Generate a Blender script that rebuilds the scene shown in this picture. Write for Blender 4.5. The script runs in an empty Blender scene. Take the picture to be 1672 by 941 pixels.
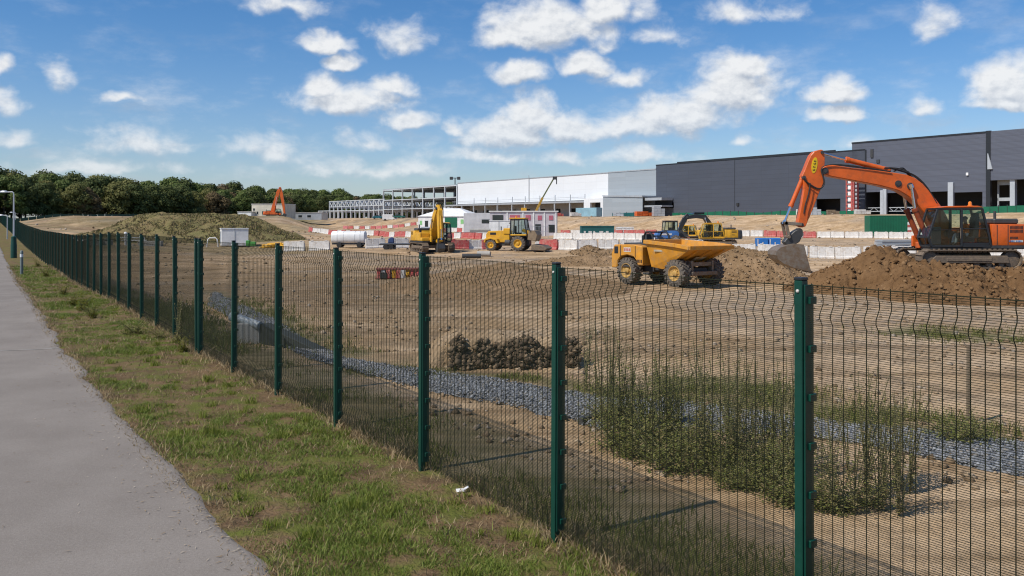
import bpy, bmesh, math, random
import numpy as np
from mathutils import Vector, Matrix, Euler

R = math.radians
sc = bpy.context.scene
col = sc.collection
random.seed(7)
rng = np.random.default_rng(11)

# ------------------------------------------------------------------ layout
F, CX, HY, EYE = 1436.0, 836.0, 362.0, 2.77      # focal length / principal point measured on the photo, eye height in metres


def sstep(a, b, x):
    t = np.clip((np.asarray(x, float) - a) / (b - a), 0, 1)
    return t * t * (3 - 2 * t)


def _hash(ix, iy, seed):
    h = (ix.astype(np.int64) * 374761393 + iy.astype(np.int64) * 668265263 + seed * 1442695041) & 0xFFFFFFFF
    h = ((h ^ (h >> 13)) * 1274126177) & 0xFFFFFFFF
    h = (h ^ (h >> 16)) & 0xFFFFFFFF
    return h / 4294967295.0


def vnoise(x, y, seed=0):
    x = np.asarray(x, float); y = np.asarray(y, float)
    ix = np.floor(x); iy = np.floor(y)
    fx = x - ix; fy = y - iy
    fx = fx * fx * (3 - 2 * fx); fy = fy * fy * (3 - 2 * fy)
    a = _hash(ix, iy, seed); b = _hash(ix + 1, iy, seed)
    c = _hash(ix, iy + 1, seed); d = _hash(ix + 1, iy + 1, seed)
    return (a * (1 - fx) + b * fx) * (1 - fy) + (c * (1 - fx) + d * fx) * fy


def fbm(x, y, octs=4, seed=0):
    s = 0; a = .5; t = 0
    x = np.asarray(x, float); y = np.asarray(y, float)
    for k in range(octs):
        s = s + a * vnoise(x, y, seed + k * 17); t += a
        x = x * 2.03 + 3.1; y = y * 2.03 - 1.7; a *= .5
    return s / t                                    # 0..1


def worley(x, y, seed=0):
    x = np.asarray(x, float); y = np.asarray(y, float)
    ix = np.floor(x); iy = np.floor(y)
    best = np.full(x.shape, 9.0); val = np.zeros(x.shape)
    for dx in (-1, 0, 1):
        for dy in (-1, 0, 1):
            cx = ix + dx; cy = iy + dy
            px = cx + _hash(cx, cy, seed); py = cy + _hash(cx, cy, seed + 5)
            d = (px - x) ** 2 + (py - y) ** 2
            m = d < best
            best = np.where(m, d, best); val = np.where(m, _hash(cx, cy, seed + 9), val)
    return np.sqrt(best), val


def xfence(y):
    y = np.asarray(y, float)
    return np.where(y < 18.33, .40 - .645 * (y - 7.66), -6.482 - .60 * (y - 18.33))


def vdist(x, y):
    return (x - xfence(y)) * .845


def H(x, y):
    """height of the ground"""
    x = np.asarray(x, float); y = np.asarray(y, float)
    v = vdist(x, y)
    along = np.interp(y, [-50, 30, 44, 69, 96, 150, 230, 313, 450, 900], [0, 0, -.3, -.3, 0, 1.0, 2.2, 3.3, 4.5, 5.5])
    w = .82 * (233.9 - .694 * y - x)
    bank = .3 * sstep(100, 70, w) + 3.9 * sstep(62, 34, w)
    left = .8 * sstep(130, 180, y) + 3.5 * sstep(185, 238, y)
    m = sstep(-.27, -.20, x / np.maximum(y, 20))
    site = -.1 + m * bank + (1 - m) * left
    s = sstep(2, 16, v)
    z = along * (1 - s) + site * s
    rough = sstep(.6, 5, v)
    far = sstep(20, 90, y)
    z = z + rough * (.16 * (fbm(x / 2.7, y / 2.0, 4, 3) - .5) + (.25 + .5 * far) * (fbm(x / 14, y / 9, 3, 8) - .5))
    z = z + rough * .20 * sstep(9, 14, y) * sstep(70, 45, y) * (fbm(x / 6.5, y / 1.5, 4, 63) - .5)
    bk = sstep(.5, 1.2, site) * sstep(4.1, 3.2, site) * s
    z = z + bk * (1.5 * (fbm(x / 9, y / 9, 4, 71) - .5) + .5 * (fbm(x / 2.6, y / 3.5, 3, 72) - .5))
    z = z + (1 - rough) * .035 * (fbm(x * .9, y * .9, 4, 21) - .5) * sstep(-2.5, -2.0, v)
    z = z - .03 * sstep(-2.2, -2.6, v)
    return z


def gz(x, y):
    return float(H(np.array([x]), np.array([y]))[0])


def pt(px, py, D):
    return Vector(((px - CX) * D / F, D, EYE - (py - HY) * D / F))


def at(px, D, dz=0.0):
    """ground point in the direction px at distance D"""
    x = (px - CX) * D / F
    return Vector((x, D, gz(x, D) + dz))


def onground(px, py, d0=3.0, d1=600.0):
    """first ground point on the line of sight px, py"""
    D = d0 * (d1 / d0) ** np.linspace(0, 1, 2500)
    x = (px - CX) * D / F
    g = H(x, D); z = EYE - (py - HY) * D / F
    k = np.nonzero(z <= g)[0]
    d = D[k[0]] if len(k) else d1
    return at(px, float(d))


# ------------------------------------------------------------------ objects
def tag(o, label=None, cat=None, group=None, kind=None):
    if label: o['label'] = label
    if cat: o['category'] = cat
    if group: o['group'] = group
    if kind: o['kind'] = kind
    return o


def empty(name, loc=(0, 0, 0), rz=0.0, scale=1.0):
    o = bpy.data.objects.new(name, None)
    o.empty_display_size = .3
    col.objects.link(o)
    o.location = loc; o.rotation_euler = (0, 0, rz); o.scale = (scale,) * 3
    return o


KIDS = {}


def put(name, mesh, parent=None):
    o = bpy.data.objects.new(name, mesh)
    col.objects.link(o)
    if parent is not None:
        o.parent = parent
        KIDS.setdefault(parent.name, []).append(o)
    return o


def copy_tree(o, parent=None):
    c = o.copy(); col.objects.link(c); c.parent = parent
    if parent is not None:
        KIDS.setdefault(parent.name, []).append(c)
    for ch in list(KIDS.get(o.name, [])):
        copy_tree(ch, c)
    return c


class MB:
    def __init__(s):
        s.v = []; s.f = []

    def add(s, vs, fs):
        n = len(s.v)
        s.v += [tuple(p) for p in vs]
        s.f += [tuple(i + n for i in f) for f in fs]
        return s

    def box(s, c, d, rot=None):
        x, y, z = d[0] / 2, d[1] / 2, d[2] / 2
        vs = [Vector((a * x, b * y, e * z)) for e in (-1, 1) for b in (-1, 1) for a in (-1, 1)]
        if rot is not None:
            M = Matrix.Rotation(rot, 3, 'Z') if isinstance(rot, (int, float)) else rot
            vs = [M @ q for q in vs]
        c = Vector(c)
        return s.add([q + c for q in vs], [(0, 2, 3, 1), (4, 5, 7, 6), (0, 1, 5, 4), (2, 6, 7, 3), (0, 4, 6, 2), (1, 3, 7, 5)])

    def bx(s, x0, x1, y0, y1, z0, z1):
        return s.box(((x0 + x1) / 2, (y0 + y1) / 2, (z0 + z1) / 2), (abs(x1 - x0), abs(y1 - y0), abs(z1 - z0)))

    def bar(s, p0, p1, w, h=None):
        p0 = Vector(p0); p1 = Vector(p1); d = p1 - p0
        h = h or w
        up = Vector((0, 0, 1)) if abs(d.normalized().z) < .98 else Vector((1, 0, 0))
        a = d.normalized(); b = up.cross(a).normalized(); c = a.cross(b)
        vs = [q + b * (i * w / 2) + c * (j * h / 2) for q in (p0, p1) for j in (-1, 1) for i in (-1, 1)]
        return s.add(vs, [(0, 1, 3, 2), (4, 6, 7, 5), (0, 4, 5, 1), (2, 3, 7, 6), (0, 2, 6, 4), (1, 5, 7, 3)])

    def cyl(s, p0, p1, r, n=12, r1=None):
        return s.tube([p0, p1], [r, r if r1 is None else r1], n)

    def tube(s, pts, r, n=8, caps=True):
        pts = [Vector(p) for p in pts]
        rs = r if isinstance(r, (list, tuple)) else [r] * len(pts)
        vs = []; prev = None
        for i, p in enumerate(pts):
            a = (pts[min(i + 1, len(pts) - 1)] - pts[max(i - 1, 0)]).normalized()
            if prev is None:
                up = Vector((0, 0, 1)) if abs(a.z) < .9 else Vector((1, 0, 0))
                b = up.cross(a).normalized()
            else:
                b = (prev - a * prev.dot(a)).normalized()
            prev = b; c = a.cross(b)
            vs += [p + (b * math.cos(t) + c * math.sin(t)) * rs[i] for t in [2 * math.pi * k / n for k in range(n)]]
        fs = []
        for i in range(len(pts) - 1):
            for k in range(n):
                k2 = (k + 1) % n
                fs.append((i * n + k, i * n + k2, (i + 1) * n + k2, (i + 1) * n + k))
        if caps:
            fs.append(tuple(range(n - 1, -1, -1))); m = (len(pts) - 1) * n
            fs.append(tuple(range(m, m + n)))
        return s.add(vs, fs)

    def prism(s, poly, y0, y1, M=None):
        """polygon in x,z pushed from y0 to y1"""
        n = len(poly)
        vs = [Vector((p[0], y0, p[1])) for p in poly] + [Vector((p[0], y1, p[1])) for p in poly]
        if M is not None: vs = [M @ q for q in vs]
        fs = [tuple(range(n)), tuple(range(2 * n - 1, n - 1, -1))]
        for i in range(n):
            j = (i + 1) % n
            fs.append((i, i + n, j + n, j))
        return s.add(vs, fs)

    def loft(s, rings, cap=True):
        n = len(rings[0]); vs = [q for r in rings for q in r]; fs = []
        for i in range(len(rings) - 1):
            for k in range(n):
                k2 = (k + 1) % n
                fs.append((i * n + k, i * n + k2, (i + 1) * n + k2, (i + 1) * n + k))
        if cap:
            fs.append(tuple(range(n - 1, -1, -1))); m = (len(rings) - 1) * n
            fs.append(tuple(range(m, m + n)))
        return s.add(vs, fs)

    def lathe(s, c, axis, prof, n=20, cap=True):
        """prof: (offset along axis, radius)"""
        c = Vector(c); a = Vector(axis).normalized()
        up = Vector((0, 0, 1)) if abs(a.z) < .9 else Vector((1, 0, 0))
        b = up.cross(a).normalized(); d = a.cross(b)
        rings = [[c + a * o + (b * math.cos(2 * math.pi * k / n) + d * math.sin(2 * math.pi * k / n)) * r for k in range(n)] for o, r in prof]
        return s.loft(rings, cap)

    def mesh(s, name, mat, bevel=0.0, smooth=False, seg=1):
        me = bpy.data.meshes.new(name)
        me.from_pydata(s.v, [], s.f)
        bm = bmesh.new(); bm.from_mesh(me)
        bmesh.ops.recalc_face_normals(bm, faces=bm.faces)
        if bevel:
            es = [e for e in bm.edges if len(e.link_faces) == 2 and e.calc_face_angle(0) > .5]
            try:
                bmesh.ops.bevel(bm, geom=es, offset=bevel, segments=seg, affect='EDGES', profile=.5, clamp_overlap=True)
            except Exception:
                pass
        if smooth:
            for f in bm.faces: f.smooth = True
            for e in bm.edges:
                if len(e.link_faces) == 2 and e.calc_face_angle(0) > .6: e.smooth = False
        bm.to_mesh(me); bm.free()
        me.materials.append(mat)
        return me

    def build(s, name, mat, parent=None, bevel=0.0, smooth=False, seg=1):
        return put(name, s.mesh(name, mat, bevel, smooth, seg), parent)


def npmesh(name, V, faces, mat, smooth=False):
    """V (n,3); faces: list of (k, array (m,k))"""
    me = bpy.data.meshes.new(name)
    V = np.asarray(V, np.float32)
    me.vertices.add(len(V)); me.vertices.foreach_set('co', V.ravel())
    loops = np.concatenate([np.asarray(f, np.int32).ravel() for f in faces])
    tot = np.concatenate([np.full(len(f), f.shape[1], np.int32) for f in faces])
    start = np.concatenate([[0], np.cumsum(tot)[:-1]]).astype(np.int32)
    me.loops.add(len(loops)); me.loops.foreach_set('vertex_index', loops)
    me.polygons.add(len(tot)); me.polygons.foreach_set('loop_start', start); me.polygons.foreach_set('loop_total', tot)
    if smooth: me.polygons.foreach_set('use_smooth', np.ones(len(tot), bool))
    me.update(calc_edges=True)
    me.materials.append(mat)
    return me


def grid_faces(nr, nc, wrap=False):
    r = np.arange(nr - 1)[:, None]; c = np.arange(nc if wrap else nc - 1)[None, :]
    c2 = (c + 1) % nc
    a = r * nc + c; b = r * nc + c2
    return np.stack([a, b, b + nc, a + nc], -1).reshape(-1, 4)


def vattr(me, name, data):
    a = me.attributes.new(name, 'FLOAT', 'POINT')
    a.data.foreach_set('value', np.asarray(data, np.float32))


# ------------------------------------------------------------------ materials
class N:
    """small node-tree helper"""
    def __init__(s, tree):
        s.t = tree

    def n(s, typ, ins=None, **kw):
        nd = s.t.nodes.new(typ)
        for k, v in kw.items(): setattr(nd, k, v)
        for k, v in (ins or {}).items():
            if isinstance(v, bpy.types.NodeSocket): s.t.links.new(v, nd.inputs[k])
            elif v is not None: nd.inputs[k].default_value = v
        return nd

    def math(s, op, a, b=None, c=None, clamp=False):
        nd = s.t.nodes.new('ShaderNodeMath'); nd.operation = op; nd.use_clamp = clamp
        for i, v in enumerate((a, b, c)):
            if isinstance(v, bpy.types.NodeSocket): s.t.links.new(v, nd.inputs[i])
            elif v is not None: nd.inputs[i].default_value = v
        return nd.outputs[0]

    def vmath(s, op, a, b=None, c=None):
        nd = s.t.nodes.new('ShaderNodeVectorMath'); nd.operation = op
        for i, v in enumerate((a, b, c)):
            if isinstance(v, bpy.types.NodeSocket): s.t.links.new(v, nd.inputs[i])
            elif v is not None: nd.inputs[i].default_value = v
        return nd

    def mix(s, f, a, b):
        nd = s.t.nodes.new('ShaderNodeMix'); nd.data_type = 'RGBA'
        for i, v in ((0, f), (6, a), (7, b)):
            if isinstance(v, bpy.types.NodeSocket): s.t.links.new(v, nd.inputs[i])
            else: nd.inputs[i].default_value = v if i == 0 else (tuple(v) + (1,))[:4]
        return nd.outputs[2]

    def ramp(s, f, lo, hi):
        nd = s.t.nodes.new('ShaderNodeMapRange'); nd.interpolation_type = 'SMOOTHSTEP'
        s.t.links.new(f, nd.inputs[0]); nd.inputs[1].default_value = lo; nd.inputs[2].default_value = hi
        return nd.outputs[0]

    def noise(s, vec, scale, detail=4, rough=.55, out=0):
        nd = s.n('ShaderNodeTexNoise', {'Scale': scale, 'Detail': detail, 'Roughness': rough})
        if vec is not None: s.t.links.new(vec, nd.inputs['Vector'])
        return nd.outputs[out]


MATS = {}


def newmat(name):
    m = bpy.data.materials.new(name); m.use_nodes = True
    t = m.node_tree; t.nodes.clear()
    k = N(t)
    out = k.n('ShaderNodeOutputMaterial'); b = k.n('ShaderNodeBsdfPrincipled')
    t.links.new(b.outputs[0], out.inputs[0])
    return m, k, b


def paint(name, c, rough=.5, metal=0.0, dirt=None, amt=.3, scale=3.0, bump=0.0, bscale=40, var=.12, spec=.5):
    """coloured surface: uneven tone, worn or dusty patches, fine relief"""
    if name in MATS: return MATS[name]
    m, k, b = newmat(name)
    tc = k.n('ShaderNodeTexCoord'); P = tc.outputs['Object']
    c = Vector(c)
    n1 = k.noise(P, scale, 5, .6)
    colr = k.mix(k.ramp(n1, .3, .7), tuple(c * (1 - var)), tuple(c * (1 + var)))
    if dirt is not None:
        n2 = k.noise(P, scale * 2.3, 8, .68)
        colr = k.mix(k.math('MULTIPLY', k.ramp(n2, .62 - amt * .5, .86 - amt * .3), min(1, amt * 1.6)), colr, dirt)
    k.t.links.new(colr, b.inputs['Base Color'])
    b.inputs['Metallic'].default_value = metal
    b.inputs['Specular IOR Level'].default_value = spec
    rr = k.math('MULTIPLY_ADD', k.noise(P, scale * 4, 3), .3, rough - .15, True)
    k.t.links.new(rr, b.inputs['Roughness'])
    if bump:
        bp = k.n('ShaderNodeBump', {'Strength': bump, 'Distance': .02, 'Height': k.noise(P, bscale, 6, .6)})
        k.t.links.new(bp.outputs[0], b.inputs['Normal'])
    MATS[name] = m
    return m


DUST = (.30, .225, .15)
MUD = (.14, .095, .06)
M_orange = paint('orange paint', (.64, .115, .014), .42, dirt=(.26, .09, .035), amt=.34, scale=1.9)
M_yellow = paint('yellow paint', (.66, .35, .018), .42, dirt=(.35, .23, .10), amt=.34, scale=1.9)
M_amber = paint('amber paint', (.62, .27, .022), .45, dirt=(.38, .23, .10), amt=.44, scale=2.0)
M_blue = paint('blue paint', (.05, .16, .42), .45, dirt=DUST, amt=.2, scale=1.5)
M_black = paint('black rubber', (.022, .022, .023), .7, dirt=(.09, .075, .06), amt=.25, scale=3)
M_frameg = paint('galvanised frame', (.58, .61, .63), .45, .1, scale=.6, var=.06)
M_tyre = paint('dusty tyre', (.085, .075, .065), .85, dirt=(.21, .165, .12), amt=.5, scale=4, bump=.4, bscale=30)
M_dark = paint('dark metal', (.045, .046, .048), .5, dirt=(.12, .09, .06), amt=.3, scale=2.5)
M_frame = paint('charcoal frame', (.02, .022, .025), .4, scale=3)
M_track = paint('muddy steel track', (.13, .10, .075), .75, dirt=(.23, .165, .105), amt=.55, scale=3, bump=.5, bscale=18)
M_steel = paint('worn steel', (.25, .215, .175), .5, .3, dirt=(.19, .125, .075), amt=.62, scale=2.2)
M_chrome = paint('polished rod', (.7, .7, .72), .18, 1.0, scale=3, var=.03)
M_white = paint('white paint', (.76, .76, .75), .5, dirt=(.45, .40, .33), amt=.16, scale=.8)
M_offwhite = paint('off white plastic', (.64, .62, .59), .55, dirt=(.36, .28, .20), amt=.42, scale=1.6)
M_red = paint('red plastic', (.43, .05, .05), .55, dirt=(.42, .26, .20), amt=.48, scale=1.6)
M_cream = paint('cream render', (.62, .57, .46), .8, dirt=(.4, .36, .28), amt=.15, scale=.5)
M_galv = paint('galvanised steel', (.46, .48, .50), .4, .35, scale=1.0, var=.08)
M_greyst = paint('pale grey steel', (.42, .45, .48), .5, .1, scale=.6, var=.08)
M_green = paint('green coated steel', (.002, .046, .030), .42, dirt=(.012, .045, .033), amt=.15, scale=5, var=.08)
M_greenp = paint('green painted panel', (.006, .12, .06), .5, scale=.8, var=.1)
M_teal = paint('teal panel', (.012, .10, .10), .5, scale=.8, var=.12)
M_wire = paint('green coated wire', (.024, .026, .015), .75, scale=2, var=.1, spec=.08)
M_concrete = paint('concrete', (.36, .34, .31), .85, dirt=(.22, .19, .15), amt=.35, scale=2, bump=.3, bscale=25)
M_wood = paint('weathered timber', (.19, .14, .09), .8, scale=4, bump=.3)
M_seat = paint('seat fabric', (.05, .055, .06), .85, scale=4)
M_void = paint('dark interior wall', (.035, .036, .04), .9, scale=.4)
M_glazing = paint('dark window glass', (.02, .028, .032), .08, scale=.4, spec=.8)
M_pink = paint('faded red sign', (.45, .12, .17), .55, scale=2)
M_rim = paint('yellow rim', (.50, .30, .07), .5, dirt=(.3, .2, .12), amt=.45, scale=5)


def glass_mat():
    m = bpy.data.materials.new('tinted cab glass'); m.use_nodes = True
    t = m.node_tree; t.nodes.clear(); k = N(t)
    out = k.n('ShaderNodeOutputMaterial')
    tr = k.n('ShaderNodeBsdfTransparent', {'Color': (.86, .92, .90, 1)})
    gl = k.n('ShaderNodeBsdfGlossy', {'Color': (.9, .95, .95, 1), 'Roughness': .03})
    fr = k.n('ShaderNodeFresnel', {'IOR': 1.5})
    f = k.math('MULTIPLY_ADD', fr.outputs[0], .7, .0, True)
    mx = k.n('ShaderNodeMixShader', {0: f, 1: tr.outputs[0], 2: gl.outputs[0]})
    t.links.new(mx.outputs[0], out.inputs[0])
    return m


M_glass = glass_mat()


def cladding(name, c, rough=.45, metal=0.0, ph=1.0, pw=7.0, seam=.72, var=.05):
    m, k, b = newmat(name)
    tc = k.n('ShaderNodeTexCoord'); sp = k.n('ShaderNodeSeparateXYZ', {0: tc.outputs['Object']})
    v = k.n('ShaderNodeCombineXYZ', {0: sp.outputs[0], 1: sp.outputs[2]})
    c = Vector(c)
    br = k.n('ShaderNodeTexBrick', {'Vector': v.outputs[0], 'Color1': tuple(c * (1 - var)) + (1,), 'Color2': tuple(c * (1 + var)) + (1,), 'Mortar': tuple(c * seam) + (1,),
                                    'Scale': 1.0, 'Mortar Size': .045, 'Mortar Smooth': .4, 'Brick Width': pw, 'Row Height': ph}, offset=0.0)
    n = k.noise(tc.outputs['Object'], .12, 5)
    cc = k.mix(k.ramp(n, .3, .7), br.outputs[0], tuple(c * .9))
    cc2 = k.n('ShaderNodeMix', {0: .35, 6: br.outputs[0], 7: cc}, data_type='RGBA')
    k.t.links.new(cc2.outputs[2], b.inputs['Base Color'])
    b.inputs['Roughness'].default_value = rough; b.inputs['Metallic'].default_value = metal
    wv = k.n('ShaderNodeTexWave', {'Vector': v.outputs[0], 'Scale': 1.2, 'Distortion': 0.0}, wave_type='BANDS', bands_direction='Y')
    bp = k.n('ShaderNodeBump', {'Strength': .25, 'Distance': .05, 'Height': wv.outputs[1]})
    k.t.links.new(bp.outputs[0], b.inputs['Normal'])
    return m
# ------------------------------------------------------------------ camera, sun, sky
cam = bpy.data.cameras.new('camera'); cam_o = bpy.data.objects.new('camera', cam); col.objects.link(cam_o)
cam_o.location = (0, 0, EYE); cam_o.rotation_euler = (R(90), 0, 0)
cam.sensor_width = 36; cam.lens = F / 1672 * 36
cam.shift_y = -(470.5 - HY) / 1672; cam.clip_start = .05; cam.clip_end = 9000
sc.camera = cam_o

SUN_EL = 51.0
sdir = Vector((.83 * math.cos(R(SUN_EL)), .56 * math.cos(R(SUN_EL)), -math.sin(R(SUN_EL)))).normalized()
sl = bpy.data.lights.new('sun', 'SUN'); sl.energy = 4.6; sl.angle = R(.55); sl.color = (1, .935, .83)
so = bpy.data.objects.new('sun', sl); col.objects.link(so)
so.rotation_euler = sdir.to_track_quat('-Z', 'Y').to_euler(); so.location = (-40, -30, 60)

wd = bpy.data.worlds.new('World'); sc.world = wd; wd.use_nodes = True
t = wd.node_tree; t.nodes.clear(); k = N(t)
SKY_STRENGTH = .085
# density of the fair-weather cumulus as a function of azimuth / elevation
CLOUDS = []                                    # az, el, half width, half height, weight


def cl(px, py, w, h, g=1.0):
    az = math.atan((px - CX) / F); dd = math.hypot(F, px - CX)
    py = py + .3 * h; h = 1.3 * h
    CLOUDS.append((az, math.atan((HY - py) / dd), w / F * math.cos(az) ** 2, h / F * math.cos(az), g))


for c in [(900, 36, 132, 46), (830, 58, 66, 30), (985, 10, 54, 36), (1042, 18, 36, 24, .5), (536, 68, 50, 20), (560, 94, 42, 16), (650, 62, 56, 30, .5), (575, 158, 116, 30), (530, 136, 52, 30), (640, 142, 52, 22, .9),
          (665, 190, 54, 21), (952, 100, 48, 26), (985, 68, 34, 16, .45), (848, 118, 56, 24), (1015, 122, 56, 18, .5), (1195, 142, 100, 56), (1215, 108, 54, 28), (1110, 182, 126, 36), (1020, 204, 124, 30, .9), (868, 182, 66, 44), (832, 214, 100, 34), (930, 205, 70, 30, .95),
          (1364, 146, 68, 27), (1362, 184, 52, 19), (1652, 130, 88, 46), (1640, 160, 76, 20), (1720, 100, 90, 40), (1500, 172, 34, 20, .5), (1520, 32, 54, 32, .45), (1085, 50, 46, 24, .42), (1210, 18, 90, 22, .5), (470, 6, 84, 22, .55), (100, 118, 30, 26, .5), (205, 158, 44, 11, .75),
          (25, 222, 56, 17, .65), (5, 165, 38, 28, .62), (5, 105, 28, 18, .6), (225, 230, 120, 28, .56), (440, 242, 104, 28, .58), (600, 228, 54, 20, .5), (745, 208, 28, 14, .6), (1213, 222, 24, 13, .6), (800, 252, 140, 18, .54), (920, 256, 54, 18, .5), (1050, 250, 100, 22, .54), (160, 272, 180, 18, .5), (620, 274, 170, 18, .5), (1400, 232, 46, 12, .4)]:
    cl(*c)
g = bpy.data.node_groups.new('cumulus', 'ShaderNodeTree')
g.interface.new_socket('p', in_out='INPUT', socket_type='NodeSocketVector')
g.interface.new_socket('d', in_out='OUTPUT', socket_type='NodeSocketFloat')
kg = N(g); gi = g.nodes.new('NodeGroupInput'); go_ = g.nodes.new('NodeGroupOutput')
p0 = gi.outputs[0]
wob = kg.n('ShaderNodeTexNoise', {'Vector': p0, 'Scale': 22.0, 'Detail': 3.0, 'Roughness': .55})
wv = kg.vmath('SUBTRACT', wob.outputs[1], (.5, .5, .5)).outputs[0]
p = kg.vmath('MULTIPLY_ADD', wv, (.040, .030, 0), p0).outputs[0]
acc = None
for az, el, hw, hh, wt in CLOUDS:
    q = kg.vmath('MULTIPLY_ADD', p, (1 / hw, 1 / hh, 0), (-az / hw, -el / hh, 0)).outputs[0]
    q = kg.vmath('MAXIMUM', q, kg.vmath('MULTIPLY', q, (-1, -1.9, 0)).outputs[0]).outputs[0]
    ln = kg.vmath('LENGTH', q).outputs['Value']
    d = kg.math('MULTIPLY_ADD', ln, -wt, wt)
    acc = d if acc is None else kg.math('SMOOTH_MAX', acc, d, .12)
st = kg.vmath('MULTIPLY', p0, (1, 1.3, 1)).outputs[0]
nn = kg.n('ShaderNodeTexNoise', {'Vector': st, 'Scale': 23.0, 'Detail': 10.0, 'Roughness': .58, 'Distortion': .25})
nb = kg.math('MULTIPLY_ADD', nn.outputs[0], 1.35, -.72)
den = kg.math('ADD', acc, nb)
g.links.new(den, go_.inputs[0])

tc = k.n('ShaderNodeTexCoord'); sp = k.n('ShaderNodeSeparateXYZ', {0: tc.outputs['Generated']})
az = k.math('ARCTAN2', sp.outputs[0], sp.outputs[1]); el = k.math('ARCSINE', sp.outputs[2])
P = k.n('ShaderNodeCombineXYZ', {0: az, 1: el})
ga = k.n('ShaderNodeGroup'); ga.node_tree = g; t.links.new(P.outputs[0], ga.inputs[0])
P2 = k.vmath('ADD', P.outputs[0], (-.004, .013, 0)).outputs[0]
gb = k.n('ShaderNodeGroup'); gb.node_tree = g; t.links.new(P2, gb.inputs[0])
alpha = k.ramp(ga.outputs[0], -.14, .56)
lit = k.math('SUBTRACT', ga.outputs[0], gb.outputs[0])                  # thinner towards the sun side = lit
lit = k.ramp(lit, -.62, .34)
fine = k.noise(k.vmath('MULTIPLY', P.outputs[0], (1, 1.4, 1)).outputs[0], 75, 8, .62)
rv = k.vmath('MULTIPLY', P.outputs[0], (1, 1.3, 1)).outputs[0]
r1 = k.noise(rv, 42, 7, .6); r2 = k.noise(k.vmath('ADD', rv, (-.0028, .0062, 0)).outputs[0], 42, 7, .6)
lit = k.math('MULTIPLY_ADD', k.math('SUBTRACT', r1, r2), 1.7, k.math('MULTIPLY_ADD', lit, .95, -.01), True)
CW = 1 / SKY_STRENGTH
ccol = k.mix(lit, tuple(CW * x for x in (.47, .52, .60)), tuple(CW * x for x in (.89, .90, .91)))
sky = k.n('ShaderNodeTexSky', sky_type='NISHITA', sun_disc=False, sun_elevation=R(SUN_EL), sun_rotation=math.atan2(-sdir.x, -sdir.y) % (2 * math.pi),
          altitude=100, air_density=1.0, dust_density=.5, ozone_density=2.2)
hz = k.ramp(el, 0.0, .16)
alpha = k.math('MULTIPLY', alpha, k.math('MULTIPLY_ADD', hz, .36, .60))
veil = k.ramp(k.noise(k.vmath('MULTIPLY', P.outputs[0], (1, 2.4, 1)).outputs[0], 11, 7, .6), .46, .80)
veil = k.math('MULTIPLY', veil, k.math('MULTIPLY_ADD', k.ramp(el, .0, .26), -.42, .62))
alpha = k.math('MAXIMUM', alpha, veil)
tint = k.mix(k.ramp(el, .0, .26), (1.04, 1.15, 1.38), (.55, .96, 1.34))
skyc = k.n('ShaderNodeMix', {0: 1.0, 6: sky.outputs[0], 7: tint}, data_type='RGBA', blend_type='MULTIPLY').outputs[2]
mixc = k.mix(alpha, skyc, ccol)
bg = k.n('ShaderNodeBackground', {'Color': mixc, 'Strength': SKY_STRENGTH})
wo = k.n('ShaderNodeOutputWorld', {0: bg.outputs[0]})
wd.cycles.sampling_method = 'MANUAL'; wd.cycles.sample_map_resolution = 512

sc.view_settings.view_transform = 'Standard'; sc.view_settings.look = 'None'
sc.view_settings.exposure = 0.0; sc.view_settings.gamma = 1.0; sc.view_settings.use_curve_mapping = False
sc.cycles.use_denoising = True
sc.cycles.pixel_filter_type = 'BLACKMAN_HARRIS'; sc.cycles.filter_width = 1.15
sc.cycles.max_bounces = 8; sc.cycles.transparent_max_bounces = 16; sc.cycles.diffuse_bounces = 3

# ------------------------------------------------------------------ ground: one sheet out to the horizon
ang = np.concatenate([np.arange(-180, -40, 5), np.arange(-40, 42, .2), np.arange(42, 180, 5)]) * math.pi / 180
rad = np.concatenate([[.01], np.exp(np.linspace(math.log(1.2), math.log(5000), 640))])
A_, R_ = np.meshgrid(ang, rad)
GX = (np.sin(A_) * R_).ravel(); GY = (np.cos(A_) * R_).ravel()
GZ = H(GX, GY)
VV = vdist(GX, GY)


def seg_mask(pts, w, x, y):
    """soft band of half width w round a polyline of ground points"""
    best = np.full(x.shape, 1e9)
    for a, b in zip(pts[:-1], pts[1:]):
        ab = np.array([b[0] - a[0], b[1] - a[1]]); L = (ab ** 2).sum()
        tt = np.clip(((x - a[0]) * ab[0] + (y - a[1]) * ab[1]) / L, 0, 1)
        best = np.minimum(best, np.hypot(x - a[0] - ab[0] * tt, y - a[1] - ab[1] * tt))
    return best


GU = [(350, 478), (385, 497), (440, 520), (500, 560), (560, 588), (700, 608), (850, 630), (1000, 653), (1150, 664), (1330, 690), (1480, 705), (1672, 728), (1900, 765)]
GL = [(340, 500), (380, 520), (436, 548), (500, 585), (560, 602), (700, 640), (850, 668), (985, 702), (1120, 705), (1330, 716), (1480, 742), (1672, 778), (1900, 840)]
gu = [onground(*q) for q in GU]; gl = [onground(*q) for q in GL]
nz = fbm(GX * .8, GY * .8, 4, 31)
dg = seg_mask([(q.x, q.y) for q in gu], 1, GX, GY)
grass = sstep(1.0, .2, dg + (nz - .5) * 1.8) * .7
grass = np.maximum(grass, sstep(1.4, .5, np.abs(VV - .5) + (nz - .5) * 1.2) * .75)
for (a, b, w) in [((1150, 625), (1280, 655), .9), ((1500, 545), (1672, 556), .8), ((600, 606), (900, 622), .5)]:
    qa, qb = onground(*a), onground(*b)
    grass = np.maximum(grass, .9 * sstep(w * 1.4, w * .5, seg_mask([(qa.x, qa.y), (qb.x, qb.y)], w, GX, GY) + (nz - .5) * w * 1.2))
far_left = sstep(-.18, -.26, GX / np.maximum(GY, 20)) * sstep(60, 80, GY)
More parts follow.
